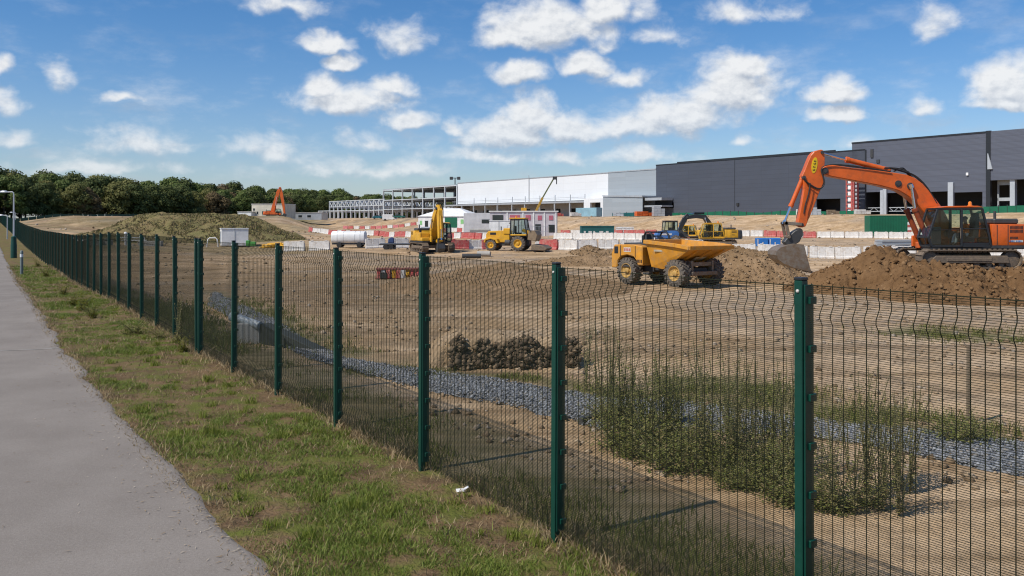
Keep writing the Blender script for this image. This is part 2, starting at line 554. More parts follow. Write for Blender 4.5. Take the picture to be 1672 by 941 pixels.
grass = np.maximum(grass * sstep(70, 45, GY), far_left * .45 * sstep(.42, .6, fbm(GX / 18, GY / 9, 3, 5)))
grass = np.maximum(grass, sstep(1.0, -.5, VV) * sstep(30, 60, GY) * .8)
grass = np.maximum(grass, sstep(262, 285, GY) * sstep(-.2, -.25, GX / np.maximum(GY, 20)))
verge = sstep(.35, -.1, VV)
grey = sstep(.52, .66, fbm(GX / 9, GY / 5, 3, 41)) * sstep(8, 30, GY) * .6
grey = np.maximum(grey, .7 * sstep(.9, .1, dg + (nz - .5)))
dark = sstep(.50, .68, fbm(GX / 5 + 9, GY / 1.6, 4, 51)) * .7 * sstep(1, 4, VV)
moist = onground(560, 470)
dark = np.maximum(dark, .75 * sstep(16, 5, np.hypot((GX - moist.x) / 1.4, (GY - moist.y) / 1.0) + 6 * (nz - .5)))
dark = dark * sstep(.5, -.2, (GX - 3) / 14.)
dark = np.maximum(dark, .55 * sstep(.2, -.25, GX / np.maximum(GY, 5)) * sstep(3, 7, VV) * sstep(90, 60, GY) * sstep(.35, .6, fbm(GX / 11, GY / 4, 4, 87)))
for tp in ([(1800, 612), (1400, 548), (1100, 512), (900, 492), (700, 476), (450, 456)], [(1800, 668), (1480, 606), (1200, 566), (1000, 548)], [(380, 472), (560, 464), (760, 442), (900, 427)], [(1690, 520), (1400, 500), (1180, 478)]):
    tw = [onground(*q) for q in tp]
    dt_ = seg_mask([(q.x, q.y) for q in tw], 1, GX, GY) + .5 * (fbm(GX * .35, GY * .35, 3, 83) - .5)
    dark = np.maximum(dark, .55 * sstep(.34, .12, np.abs(dt_ - 1.0)) * sstep(.25, .5, fbm(GX * .5, GY * .5, 3, 84)))
dark = np.maximum(dark, .8 * sstep(170, 185, GY) * sstep(245, 232, GY) * sstep(-.25, -.3, GX / np.maximum(GY, 20)) * sstep(.36, .56, fbm(GX / 4, GY / 7, 4, 61)))
m_ground, k, b = newmat('site ground')
tc = k.n('ShaderNodeTexCoord'); P = tc.outputs['Object']
at_ = {n: k.n('ShaderNodeAttribute', attribute_name=n).outputs['Fac'] for n in ('grassy', 'verge', 'grey', 'dark')}
n1 = k.noise(P, .35, 6, .6); n2 = k.noise(P, 3.5, 8, .65); n3 = k.noise(P, 28, 4, .6)
base = k.mix(k.ramp(n1, .32, .68), (.44, .292, .155), (.63, .455, .288))
base = k.mix(k.math('MULTIPLY', k.ramp(n2, .40, .72), .5), base, (.22, .142, .075))
tr = k.n('ShaderNodeMapping', {'Vector': P, 'Scale': (.05, .9, 1), 'Rotation': (0, 0, R(10))})
n4 = k.noise(tr.outputs[0], 2.0, 6, .6)
base = k.mix(k.math('MULTIPLY', k.ramp(n4, .48, .62), .62), base, (.215, .132, .066))
base = k.mix(k.math('MULTIPLY', k.ramp(n3, .55, .8), .35), base, (.47, .40, .30))
base = k.mix(k.math('MULTIPLY', at_['dark'], k.math('MULTIPLY_ADD', n2, .9, .3, True)), base, (.115, .078, .044))
base = k.mix(k.math('MULTIPLY', at_['grey'], k.ramp(n2, .3, .7)), base, (.24, .22, .20))
gcol = k.mix(k.ramp(k.noise(P, 7, 5, .7), .3, .7), (.045, .065, .016), (.13, .125, .04))
base = k.mix(k.math('MULTIPLY', at_['grassy'], k.math('MULTIPLY_ADD', n2, 1.0, .25, True)), base, gcol)
vcol = k.mix(k.ramp(k.noise(P, 1.5, 6, .65), .35, .62), (.105, .066, .036), (.19, .122, .064))
vcol = k.mix(k.math('MULTIPLY', k.ramp(k.noise(P, 16, 6, .7), .48, .7), .6), vcol, (.27, .20, .115))
vcol = k.mix(k.math('MULTIPLY', k.ramp(k.noise(P, 2.2, 5, .6), .42, .66), .9), vcol, (.125, .145, .026))
base = k.mix(at_['verge'], base, vcol)
k.t.links.new(base, b.inputs['Base Color']); b.inputs['Roughness'].default_value = .95; b.inputs['Specular IOR Level'].default_value = .15
hgt = k.math('ADD', k.math('MULTIPLY', n2, .7), k.math('MULTIPLY', n3, .25))
bp = k.n('ShaderNodeBump', {'Strength': .9, 'Distance': .12, 'Height': hgt})
k.t.links.new(bp.outputs[0], b.inputs['Normal'])
me = npmesh('ground', np.stack([GX, GY, GZ], 1), [grid_faces(len(rad), len(ang), True)], m_ground, True)
for n, d in (('grassy', grass), ('verge', verge), ('grey', grey), ('dark', dark)): vattr(me, n, d)
o = put('ground', me); tag(o, 'bare tan earth of the building site running to the horizon', 'ground', kind='structure')

# ------------------------------------------------------------------ footpath
ys = np.concatenate([np.arange(-14, 40, .16), np.exp(np.linspace(math.log(40), math.log(340), 120))])
vs = np.concatenate([np.linspace(-5.6, -2.75, 9), [-2.6, -2.5, -2.42, -2.36]])
Y2, V2 = np.meshgrid(ys, vs, indexing='ij')
edge = (fbm(ys * 1.1, ys * 0 + 3, 4, 61) - .5) * .30 + (vnoise(ys * 6, ys * 0, 66) - .5) * .05
V3 = V2 + edge[:, None] * sstep(-3.2, -2.5, V2)
X2 = xfence(Y2) + V3 / .845
Z2 = H(X2, Y2) + .028 + .0003 * np.abs(Y2)
Z2[:, -1] -= .035; 
m_path, k, b = newmat('worn asphalt')
tc = k.n('ShaderNodeTexCoord'); P = tc.outputs['Object']
a1 = k.noise(P, .5, 6, .6); a2 = k.noise(P, 90, 3, .7); a3 = k.noise(P, 2.2, 8, .7); a4 = k.noise(P, 34, 5, .75)
c = k.mix(k.ramp(a1, .3, .7), (.192, .166, .144), (.25, .22, .193))
c = k.mix(k.math('MULTIPLY', k.ramp(a3, .42, .75), .35), c, (.185, .158, .133))
c = k.mix(k.math('MULTIPLY', k.ramp(a4, .42, .72), .42), c, (.15, .130, .113))
c = k.mix(k.math('MULTIPLY', k.ramp(a4, .5, .28), .3), c, (.32, .29, .255))
c = k.mix(k.math('MULTIPLY', k.ramp(a2, .52, .72), .6), c, (.34, .32, .30))
c = k.mix(k.math('MULTIPLY', k.ramp(k.noise(P, 60, 3, .7), .60, .74), .5), c, (.09, .083, .077))
k.t.links.new(c, b.inputs['Base Color']); b.inputs['Roughness'].default_value = .9; b.inputs['Specular IOR Level'].default_value = .2
bp = k.n('ShaderNodeBump', {'Strength': .6, 'Distance': .006, 'Height': k.math('ADD', a2, a4)})
k.t.links.new(bp.outputs[0], b.inputs['Normal'])
me = npmesh('path', np.stack([X2.ravel(), Y2.ravel(), Z2.ravel()], 1), [grid_faces(len(ys), len(vs))], m_path, True)
tag(put('path', me), 'grey asphalt footpath beside the grass verge', 'path', kind='structure')

# pale joint lines across the asphalt
for yj, sk in ((19.2, .35), (31.0, .2)):
    vj = np.linspace(-5.6, -2.45, 24); yy = yj + (vj + 2.4) * sk + .05 * (vnoise(vj * 3, vj * 0, 9) - .5)
    P3 = []
    for o_ in (-.022, .022):
        y_ = yy + o_; x_ = xfence(y_) + vj / .845
        P3.append(np.stack([x_, y_, H(x_, y_) + .034 + .0003 * np.abs(y_)], 1))
    tag(put('path_joint', npmesh('path_joint', np.concatenate(P3), [grid_faces(2, 24)], M_concrete)), 'pale joint line across the path', 'path', kind='structure')

# ------------------------------------------------------------------ gravel strip inside the fence
nI = 26; rows = []
for a, c2 in zip(range(len(gu) - 1), range(1, len(gu))):
    for i in range(nI):
        f = i / nI
        rows.append((gu[a].lerp(gu[c2], f), gl[a].lerp(gl[c2], f)))
tt = np.linspace(0, 1, 16)
U = np.array([r[0][:] for r in rows]); L_ = np.array([r[1][:] for r in rows])
XX = U[:, None, 0] * (1 - tt) + L_[:, None, 0] * tt; YY = U[:, None, 1] * (1 - tt) + L_[:, None, 1] * tt
wob = (fbm(YY * 2.2, XX * 2.2, 3, 71) - .5) * .5 * np.abs(tt - .5) * 2
XX = XX + wob * .6; YY = YY + wob
ZZ = H(XX, YY) + .05 * np.sqrt(np.clip(1 - (2 * tt - 1) ** 2, 0, 1)) + .012 + .03 * (vnoise(XX * 14, YY * 14, 3) - .5) - .05 * (np.abs(tt - .5) > .49)
m_grav, k, b = newmat('blue grey gravel')
tc = k.n('ShaderNodeTexCoord')
vo = k.n('ShaderNodeTexVoronoi', {'Vector': tc.outputs['Object'], 'Scale': 24.0})
sepc = k.n('ShaderNodeSeparateColor', {0: vo.outputs['Color']})
c = k.mix(sepc.outputs[0], (.10, .105, .115), (.24, .25, .265))
k.t.links.new(c, b.inputs['Base Color']); b.inputs['Roughness'].default_value = .85
bp = k.n('ShaderNodeBump', {'Strength': 1.0, 'Distance': .05, 'Height': vo.outputs[0]}, invert=True)
k.t.links.new(bp.outputs[0], b.inputs['Normal'])
me = npmesh('gravel_strip', np.stack([XX.ravel(), YY.ravel(), ZZ.ravel()], 1), [grid_faces(*XX.shape)], m_grav, True)
tag(put('gravel_strip', me), 'strip of blue grey gravel running along inside the fence', 'gravel', kind='structure')

OCT = np.array([(1, 0, 0), (-1, 0, 0), (0, 1, 0), (0, -1, 0), (0, 0, 1), (0, 0, -1)], float)
OCF = np.array([(0, 2, 4), (2, 1, 4), (1, 3, 4), (3, 0, 4), (2, 0, 5), (1, 2, 5), (3, 1, 5), (0, 3, 5)])
_ico = bmesh.new(); bmesh.ops.create_icosphere(_ico, subdivisions=1, radius=1)
ICO = np.array([v.co[:] for v in _ico.verts]); ICF = np.array([[v.index for v in f.verts] for f in _ico.faces]); _ico.free()


def stones(name, pts, sizes, mat, base=(OCT, OCF), flat=.7):
    n = len(pts); B, Fc = base; nb = len(B)
    V = B[None] * (1 + .7 * (rng.random((n, nb, 1)) - .5)) * np.asarray(sizes)[:, None, None]
    a = rng.random(n) * 6.283; ca, sa = np.cos(a)[:, None], np.sin(a)[:, None]
    sx = 1 + .6 * (rng.random((n, 1)) - .5)
    x = V[..., 0] * sx; y = V[..., 1]; z = V[..., 2] * (flat + .3 * (rng.random((n, 1)) - .5))
    til = (rng.random((n, 1)) - .5) * 1.2
    x, z = x * np.cos(til) - z * np.sin(til), x * np.sin(til) + z * np.cos(til)
    V = np.stack([x * ca - y * sa, x * sa + y * ca, z], -1) + np.asarray(pts)[:, None, :]
    fc = (Fc[None] + (np.arange(n) * nb)[:, None, None]).reshape(-1, Fc.shape[1])
    return npmesh(name, V.reshape(-1, 3), [fc], mat)


def island_mat(name, cols, rough=.85, spec=.25, transl=0.0):
    m, k, b = newmat(name)
    ge = k.n('ShaderNodeNewGeometry')
    rp = k.n('ShaderNodeValToRGB', {0: ge.outputs['Random Per Island']})
    rp.color_ramp.interpolation = 'LINEAR'
    els = rp.color_ramp.elements
    while len(els) < len(cols): els.new(.5)
    for i, c in enumerate(cols):
        els[i].position = i / (len(cols) - 1); els[i].color = tuple(c) + (1,)
    k.t.links.new(rp.outputs[0], b.inputs['Base Color'])
    b.inputs['Roughness'].default_value = rough; b.inputs['Specular IOR Level'].default_value = spec
    if transl:
        td = k.n('ShaderNodeBsdfTranslucent', {'Color': rp.outputs[0]})
        mx = k.n('ShaderNodeMixShader', {0: transl, 1: b.outputs[0], 2: td.outputs[0]})
        k.t.links.new(mx.outputs[0], [n for n in k.t.nodes if n.type == 'OUTPUT_MATERIAL'][0].inputs[0])
    return m


n = 16000
ri = (rng.random(n) * (len(rows) - 1)); i0 = ri.astype(int); ft = np.clip(.5 + (rng.random(n) - .5) * 1.12, -.06, 1.06)
A3 = U[i0] * (1 - ft[:, None]) + L_[i0] * ft[:, None]
A3[:, 0] += (rng.random(n) - .5) * .12; A3[:, 1] += (rng.random(n) - .5) * .12
A3[:, 2] = H(A3[:, 0], A3[:, 1]) + .035 + .03 * np.sqrt(np.clip(1 - (2 * ft - 1) ** 2, 0, 1))
m_st = island_mat('broken blue grey stone', [(.08, .085, .095), (.18, .19, .205), (.30, .31, .325), (.13, .135, .15), (.24, .215, .18)])
o = put('gravel', stones('gravel', A3, .012 + .022 * rng.random(n) ** 1.6, m_st))
tag(o, 'loose angular blue grey stones lying on the gravel strip', 'gravel', kind='stuff')

# bigger debris on the far banks
n = 3200
D = 105 * (330 / 105) ** rng.random(n); px = rng.random(n) * 1760 - 40
X = (px - CX) * D / F; keep = (vdist(X, D) > 6) & (fbm(X / 9, D / 14, 3, 79) > .46) & (.82 * (233.9 - .694 * D - X) > 27)
X = X[keep]; D = D[keep]
sz = .06 + .34 * rng.random(len(X)) ** 3
o = put('debris', stones('debris', np.stack([X, D, H(X, D) + sz * .2], 1), sz, island_mat('site debris', [(.14, .09, .05), (.26, .18, .11), (.36, .28, .2), (.20, .13, .075), (.40, .35, .29), (.12, .10, .09), (.30, .22, .14)])))
tag(o, 'clods and broken debris scattered over the far banks of the site', 'debris', kind='stuff')
# loose stones and clods scattered over the bare earth
n = 12000
D = 9 * (110 / 9) ** rng.random(n); px = rng.random(n) * 1800 - 60
X = (px - CX) * D / F; vv = vdist(X, D); keep = (vv > 1.2) & (fbm(X / 3, D / 3, 3, 77) > .44)
X = X[keep]; D = D[keep]
sz = (.012 + .05 * rng.random(len(X)) ** 3) * (1 + D / 45)
m_clod = island_mat('earth clods', [(.13, .088, .05), (.24, .165, .10), (.36, .27, .175), (.30, .25, .2)])
o = put('clods', stones('clods', np.stack([X, D, H(X, D) + sz * .2], 1), sz, m_clod))
tag(o, 'small stones and clods scattered over the bare earth', 'stones', kind='stuff')
# ------------------------------------------------------------------ grass
def blades(x, y, h, w, lean, mat, name, z=None):
    n = len(x); a = rng.random(n) * 6.283; la = rng.random(n) * 6.283
    z = (H(x, y) if z is None else z) - .01
    bx, by = np.cos(a) * w / 2, np.sin(a) * w / 2
    lx, ly = np.cos(la) * lean * h, np.sin(la) * lean * h
    zh = h * np.sqrt(np.clip(1 - lean ** 2 * .6, .15, 1))
    V = np.empty((n, 5, 3))
    V[:, 0] = np.stack([x - bx, y - by, z], 1); V[:, 1] = np.stack([x + bx, y + by, z], 1)
    V[:, 2] = np.stack([x - bx * .7 + lx * .4, y - by * .7 + ly * .4, z + zh * .62], 1)
    V[:, 3] = np.stack([x + bx * .7 + lx * .4, y + by * .7 + ly * .4, z + zh * .62], 1)
    V[:, 4] = np.stack([x + lx, y + ly, z + zh], 1)
    i = np.arange(n)[:, None] * 5
    return npmesh(name, V.reshape(-1, 3), [i + np.array([[0, 1, 3, 2]]), i + np.array([[2, 3, 4]])], mat)


def scatter_v(n, v0, v1, y0, y1, p=1.0):
    """random points in a band beside the fence, denser near the camera"""
    y = y0 * (y1 / y0) ** (rng.random(n) ** p)
    v = v0 + (v1 - v0) * rng.random(n)
    return xfence(y) + v / .845, y, v


m_gr = island_mat('short green grass', [(.10, .155, .022), (.15, .21, .032), (.22, .26, .05), (.125, .18, .026), (.28, .27, .09)], .6, .25, .3)
m_dry = island_mat('dry straw grass', [(.30, .21, .11), (.40, .30, .17), (.20, .14, .072), (.46, .37, .23)], .8, .2, .25)
x, y, v = scatter_v(560000, -2.45, .15, 2.6, 60, .85)
pat = fbm(x * .75, y * .75, 4, 91); fine = fbm(x * 3.5, y * 3.5, 3, 92)
dens = sstep(.34, .52, pat) * .92 + .08
dens = dens * sstep(.30, .62, fine) * (1 - .85 * sstep(-2.05, -2.4, v)) * (1 - .5 * sstep(-.25, 0, v))
keep = rng.random(len(x)) < dens
x, y, pat, v = x[keep], y[keep], pat[keep], v[keep]
h = (.016 + .045 * rng.random(len(x)) ** 2) * (.55 + .8 * sstep(.45, .66, pat)) * (1 + y / 60)
o = put('grass', blades(x, y, h, (.0034 + .003 * rng.random(len(x))) * (1 + y / 12), .45 + .55 * rng.random(len(x)), m_gr, 'grass'))
tag(o, 'patchy short green grass on the verge', 'grass', kind='stuff')
x, y, v = scatter_v(130000, -2.55, .3, 2.6, 60)
eg = np.maximum(sstep(-2.05, -2.4, v), sstep(-.28, .02, v)) * .62 + .10
keep = (rng.random(len(x)) < eg * (.3 + 1.2 * sstep(.38, .6, fbm(x * 1.6, y * 1.6, 3, 95))))
x, y, v = x[keep], y[keep], v[keep]
h = (.03 + .06 * rng.random(len(x))) * (1 + .9 * sstep(-.25, 0, v)) * (1 + y / 60)
o = put('dry_grass', blades(x, y, h, (.0045 + .003 * rng.random(len(x))) * (1 + y / 14), .5 + .45 * rng.random(len(x)), m_dry, 'dry_grass'))
tag(o, 'dry straw lying along the path edge and the fence foot', 'dry grass', kind='stuff')
# taller tufts standing out of the verge
cx, cy, cv = scatter_v(150, -2.1, .05, 3.2, 45)
n = 46
x = (cx[:, None] + rng.normal(0, .05, (150, n))).ravel(); y = (cy[:, None] + rng.normal(0, .05, (150, n))).ravel()
hh = np.repeat(.06 + .10 * rng.random(150), n) * (.6 + .6 * rng.random(150 * n))
m_tuft = island_mat('bright tuft grass', [(.13, .17, .02), (.20, .235, .035), (.27, .28, .06)], .55, .25, .35)
o = put('grass_tufts', blades(x, y, hh, .006 * (1 + y / 14), .2 + .7 * rng.random(len(x)), m_tuft, 'grass_tufts'))
tag(o, 'brighter green tufts standing out of the verge', 'grass', kind='stuff')
# straw, leaves and grit blown onto the path edge
n = 1500
y = 2.4 * (40 / 2.4) ** rng.random(n); v = -2.42 - .55 * rng.random(n) ** 2.2 - 2.5 * (rng.random(n) < .10) * rng.random(n)
x = xfence(y) + v / .845; a = rng.random(n) * 6.283; L = .012 + .03 * rng.random(n); w = .0025 + .004 * rng.random(n)
z = H(x, y) + .036 + .0003 * y
dx, dy = np.cos(a) * L, np.sin(a) * L; ex, ey = -np.sin(a) * w, np.cos(a) * w
V = np.stack([np.stack([x - dx, y - dy, z], 1), np.stack([x + ex, y + ey, z + .004], 1), np.stack([x + dx, y + dy, z + .001], 1), np.stack([x - ex, y - ey, z + .004], 1)], 1).reshape(-1, 3)
i = np.arange(n)[:, None] * 4
o = put('path_litter', npmesh('path_litter', V, [i + np.array([[0, 1, 2, 3]])], island_mat('straw and leaf bits', [(.42, .33, .2), (.20, .13, .07), (.55, .48, .38), (.12, .09, .06)])))
tag(o, 'straw and leaf bits blown onto the edge of the path', 'litter', kind='stuff')
# rough grass inside the fence and along the gravel
x, y, v = scatter_v(46000, .05, 1.5, 2.2, 40)
keep = (rng.random(len(x)) < sstep(.38, .58, fbm(x * .8, y * .8, 4, 97)) * sstep(1.8, .4, v))
x, y = x[keep], y[keep]
parts = [(x, y, .05 + .15 * rng.random(len(x)) ** 2)]
for (a, c2, w, cnt, hm) in [((1150, 628), (1290, 660), .55, 3600, .16), ((1490, 546), (1690, 556), .7, 3200, .12), ((600, 604), (930, 632), .35, 2500, .12), ((930, 640), (1330, 680), .5, 1500, .15), ((1340, 675), (1672, 720), .5, 3800, .16), ((400, 492), (560, 582), .5, 2600, .15), ((180, 500), (330, 560), 1.4, 9000, .26)]:
    qa, qb = onground(*a), onground(*c2)
    f = rng.random(cnt); px_ = qa.x + (qb.x - qa.x) * f + rng.normal(0, w, cnt); py_ = qa.y + (qb.y - qa.y) * f + rng.normal(0, w, cnt)
    kk = (fbm(px_ * 1.5, py_ * 1.5, 3, 99) > .46) & (vdist(px_, py_) > .2)
    px_, py_ = px_[kk], py_[kk]
    parts.append((px_, py_, hm * (.4 + .9 * rng.random(len(px_)))))
x = np.concatenate([p[0] for p in parts]); y = np.concatenate([p[1] for p in parts]); h = np.concatenate([p[2] for p in parts])
m_rough = island_mat('rough site grass', [(.09, .115, .02), (.15, .165, .036), (.23, .21, .07), (.115, .135, .03)], .6, .25, .3)
o = put('rough_grass', blades(x, y, h, .007 * (1 + y / 16), .2 + .6 * rng.random(len(x)), m_rough, 'rough_grass'))
tag(o, 'rough grass growing inside the fence and along the gravel', 'grass', kind='stuff')

# ------------------------------------------------------------------ welded mesh fence
SP = 2.54
FOLD = [(2.375, 0), (2.325, 0), (2.295, .012), (2.262, .010), (2.205, -.020), (2.178, -.022), (2.135, .002), (2.11, 0), (.36, 0), (.33, .010), (.25, -.018), (.20, 0), (.05, 0)]


def foldy(z):
    return float(np.interp(-z, [-q[0] for q in FOLD], [q[1] for q in FOLD]))


def panel_mesh(lw=SP - .07):
    mb = MB()
    x0, x1 = .035, .035 + lw
    z = 2.375
    for i in range(int(2.33 / .0127)):
        zz = 2.375 - i * .0127
        r = .0026 if i else .006
        yy = foldy(zz)
        mb.bx(x0, x1, yy - r / 2, yy + r / 2, zz - r / 2, zz + r / 2)
    nv = 33
    for j in range(nv):
        xx = x0 + lw * j / (nv - 1)
        pts = [(xx, q[1] + .0052, q[0] + (.012 if i == 0 else 0)) for i, q in enumerate(FOLD)]
        mb.tube(pts, 0.0034, 4)
    return mb.mesh('mesh_panel', M_wire)


PANEL = panel_mesh()
mbp = MB(); mbp.bx(-.03, .03, -.075, -.015, -.4, 2.405)
POST = mbp.mesh('post', M_green, .004)
mbp = MB(); mbp.bx(-.032, .032, -.077, -.013, 2.405, 2.425)
CAP = mbp.mesh('post_cap', M_frame, .005)
mbp = MB(); mbp.bx(.031, .043, -.062, .024, .1, 2.38)
for i in range(8): mbp.bx(.028, .058, -.030, .034, .16 + i * .30, .205 + i * .30)
CLAMP = mbp.mesh('clamp_bar', M_green, .003)
mbp = MB(); mbp.lathe((0, -.0755, 2.34), (0, -1, 0), [(0, .011), (.006, .011), (.010, .006)], 10)
BOLT = mbp.mesh('bolt', M_offwhite, 0, True)


def fence_run(name, label, pts, dirv, detail, flip=False):
    root = empty(name, pts[0]); tag(root, label, 'mesh fence')
    rz = math.atan2(dirv[1], dirv[0]) + (math.pi if flip else 0)
    far_post, far_panel = [], []
    for i, p in enumerate(pts):
        if i < 96:
            o = put('post', POST, root); o.location = p - pts[0]; o.rotation_euler = (random.uniform(-.006, .006), random.uniform(-.007, .007), rz + random.uniform(-.03, .03))
            if i < detail:
                for nm, m_ in (('post_cap', CAP), ('clamp_bar', CLAMP), ('bolt', BOLT)):
                    put(nm, m_, o)
            if i < len(pts) - 1:
                q = put('mesh_panel', PANEL, root); q.location = (pts[i + 1] if flip else p) - pts[0]; q.rotation_euler.z = rz
        else:
            far_post.append(p); 
            if i < len(pts) - 1: far_panel.append(pts[i + 1] if flip else p)
    for nm, lst, src in (('distant_posts', far_post, POST), ('distant_panels', far_panel, None)):
        if not lst: continue
        mb = MB(); c, s = math.cos(rz), math.sin(rz)
        for p in lst:
            if src:
                q = p - pts[0]
                mb.box(q + Vector((0, 0, 1.0)), (.06, .06, 2.8), rz)
            else:
                q = p - pts[0]; e = q + Vector((c, s, 0)) * SP
                for z in np.arange(.06, 2.38, .03):
                    mb.bar(q + Vector((0, 0, z)), e + Vector((0, 0, z)), .004, .010)
                for j in range(17):
                    w_ = q.lerp(e, j / 16); mb.bar(w_ + Vector((0, 0, .05)), w_ + Vector((0, 0, 2.38)), .009, .005)
        o = mb.build(nm, M_green if src else M_wire, root); o['kind'] = 'stuff'
    return root


d1 = Vector((.542, -.8404, 0))
A0 = Vector((-6.47, 18.33, 0))
near = [A0 + d1 * SP * i for i in range(9)]
near = [q + d1 * (.07 if i >= 6 else 0) for i, q in enumerate(near)]
near = [Vector((q.x, q.y, gz(q.x, q.y))) for q in near]
# the panels of the near run face the path: local +x runs towards the camera
fence_run('mesh_fence', 'near run of tall green mesh fence, its biggest posts before the gravel and dumper', near, d1, 9)
d2 = Vector((-.5145, .8575, 0))
B0 = Vector((-6.60, 18.53, 0))
farp = [B0 + d2 * SP * i for i in range(148)]
farp = [Vector((q.x, q.y, gz(q.x, q.y))) for q in farp]
root = fence_run('mesh_fence', 'long green mesh fence receding from the doubled post to the far wood', farp, d2, 10, True)
# ------------------------------------------------------------------ big sheds behind the site
BD = Vector((-.570, .8217, 0)); BN = Vector((-.8217, -.570, 0)); BRZ = math.atan2(BD.y, BD.x)
OY = 150.0; OX = 233.9 - .694 * OY


def fy(px): return 233.9 / ((px - CX) / F + .694)
def fs(px): return (fy(px) - OY) / .8217
def fz(px, py): return EYE - (py - HY) * fy(px) / F


def shed(name, label, px_near, gz0, cat='warehouse'):
    s0 = fs(px_near)
    o = empty(name, Vector((OX, OY, gz0)) + BD * s0, BRZ)
    tag(o, label, cat)
    return o, s0


def wall_open(mb, x0, x1, z0, z1, openings, y0=-.3, y1=0.0):
    """wall in the x,z plane with rectangular openings (a,b,c,d) sorted along x, not overlapping"""
    xs = sorted(openings)
    cur = x0
    for a, b, c, d in xs:
        if a > cur: mb.bx(cur, a, y0, y1, z0, z1)
        if c > z0: mb.bx(a, b, y0, y1, z0, c)
        if d < z1: mb.bx(a, b, y0, y1, d, z1)
        cur = b
    if cur < x1: mb.bx(cur, x1, y0, y1, z0, z1)


C_dark = cladding('dark grey cladding', (.064, .073, .096), .5, 0, 1.15, 9.0, .72)
C_dark2 = cladding('slate grey cladding', (.098, .108, .140), .5, 0, 1.3, 40.0, .70)
C_silver = cladding('silver cladding', (.36, .40, .43), .45, .15, 1.2, 14.0, .85)
C_white = cladding('white cladding', (.72, .74, .76), .5, 0, 2.4, 6.0, .88, .02)
Z0 = 4.0

# right-hand dark shed with loading openings
sh, s0 = shed('warehouse', 'tall slate grey shed with dark loading openings behind the orange excavator', 2150, Z0)
q = lambda px: fs(px) - s0
xe = q(1391); ztop = 17.9; DEP = 90
xc = q(1611)
mb = MB()
ops = []
for a, b, za, zb in [(1558, 1604, 1.2, 8.0), (1447, 1551, .0, 7.6), (1399, 1440, .0, 7.4)]:
    ops.append((q(b), q(a), 0 if za < 2 else za, fz((a + b) / 2, 314) - Z0 if za < 2 else zb))
wall_open(mb, xc, xe, -1, ztop, ops)
mb.build('wall', C_dark2, sh)
mb = MB(); wall_open(mb, 0, xc - .9, -1, ztop + .25, [(q(1790), q(1616), 0, fz(1640, 294) - Z0)], -.3, .15); mb.build('wall', C_dark2, sh)
mb = MB(); mb.bx(.0, .3, -DEP, -.32, -1, ztop - .02); mb.build('end_wall', C_dark2, sh)
mb = MB(); mb.bx(xc - .9, xc, -.35, .35, -1, ztop + .4); mb.build('corner_pier', M_frame, sh)
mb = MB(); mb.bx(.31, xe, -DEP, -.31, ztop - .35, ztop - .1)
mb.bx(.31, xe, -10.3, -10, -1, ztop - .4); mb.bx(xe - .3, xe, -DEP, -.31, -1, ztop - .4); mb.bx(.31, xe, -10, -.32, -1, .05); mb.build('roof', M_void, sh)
mb = MB(); mb.bx(xc, xe + .05, -.35, .12, ztop, ztop + .35); mb.build('parapet_trim', M_frame, sh)
for px, wa_, wb_, zt_ in ((1441.5, .45, .45, fz(1441, 311) - Z0), (1446, .45, .45, fz(1446, 309) - Z0), (1553.5, .6, .6, fz(1554, 298) - Z0), (1400, .3, .3, 8.6)):
    mb = MB(); mb.bx(q(px) - wa_, q(px) + wb_, .02, .5, -.5, zt_); mb.build('column', M_greyst, sh, .03)
for a, b in ((1400, 1440), (1448, 1550)):
    mb = MB(); xa, xb = q(b), q(a); za, zb = fz(1420, 346) - Z0, fz(1420, 339) - Z0
    mb.bx(xa, xb, -.9, -.7, zb - .18, zb); mb.bx(xa, xb, -.9, -.7, za, za + .18)
    nn_ = int((xb - xa) / 1.2)
    for i in range(nn_): mb.bar((xa + (xb - xa) * i / nn_, -.8, za if i % 2 else zb), (xa + (xb - xa) * (i + 1) / nn_, -.8, zb if i % 2 else za), .09)
    if b == 1550: 
        mb.bx(xa, xb, -.9, -.6, 6.6, 7.3)
    mb.build('lattice_rail', M_greyst, sh)
mb = MB()
mb.bx(q(1652) - .5, q(1652) + .5, -1.2, -.2, 0, 12); mb.bx(q(1648), q(1620), -2.6, -2.3, 6.6, 9.4); mb.bx(q(1622), q(1620), -2.6, -2.2, 0, 12); mb.bx(q(1648), q(1620), -2.6, -2.2, 3.2, 3.9)
mb.build('inner_frame', M_greyst, sh)
mb = MB(); mb.prism([(q(1622), 10.0), (q(1614), 10.0), (q(1614), 13.4), (q(1615), 13.4)], .2, .5); mb.build('gusset_plate', M_greyst, sh)
mb = MB()
mb.bx(q(1424) - .35, q(1424) + .35, .02, .25, 14.2, 16.2); mb.bx(q(1434) - .4, q(1434) + .4, .02, .2, 12.8, 13.6)
mb.build('wall_vent', M_dark, sh)
mb = MB()
mb.bx(q(1580) - .25, q(1580) + .25, .02, .3, 8.9, 9.5)
mb.build('wall_lamp', M_white, sh)

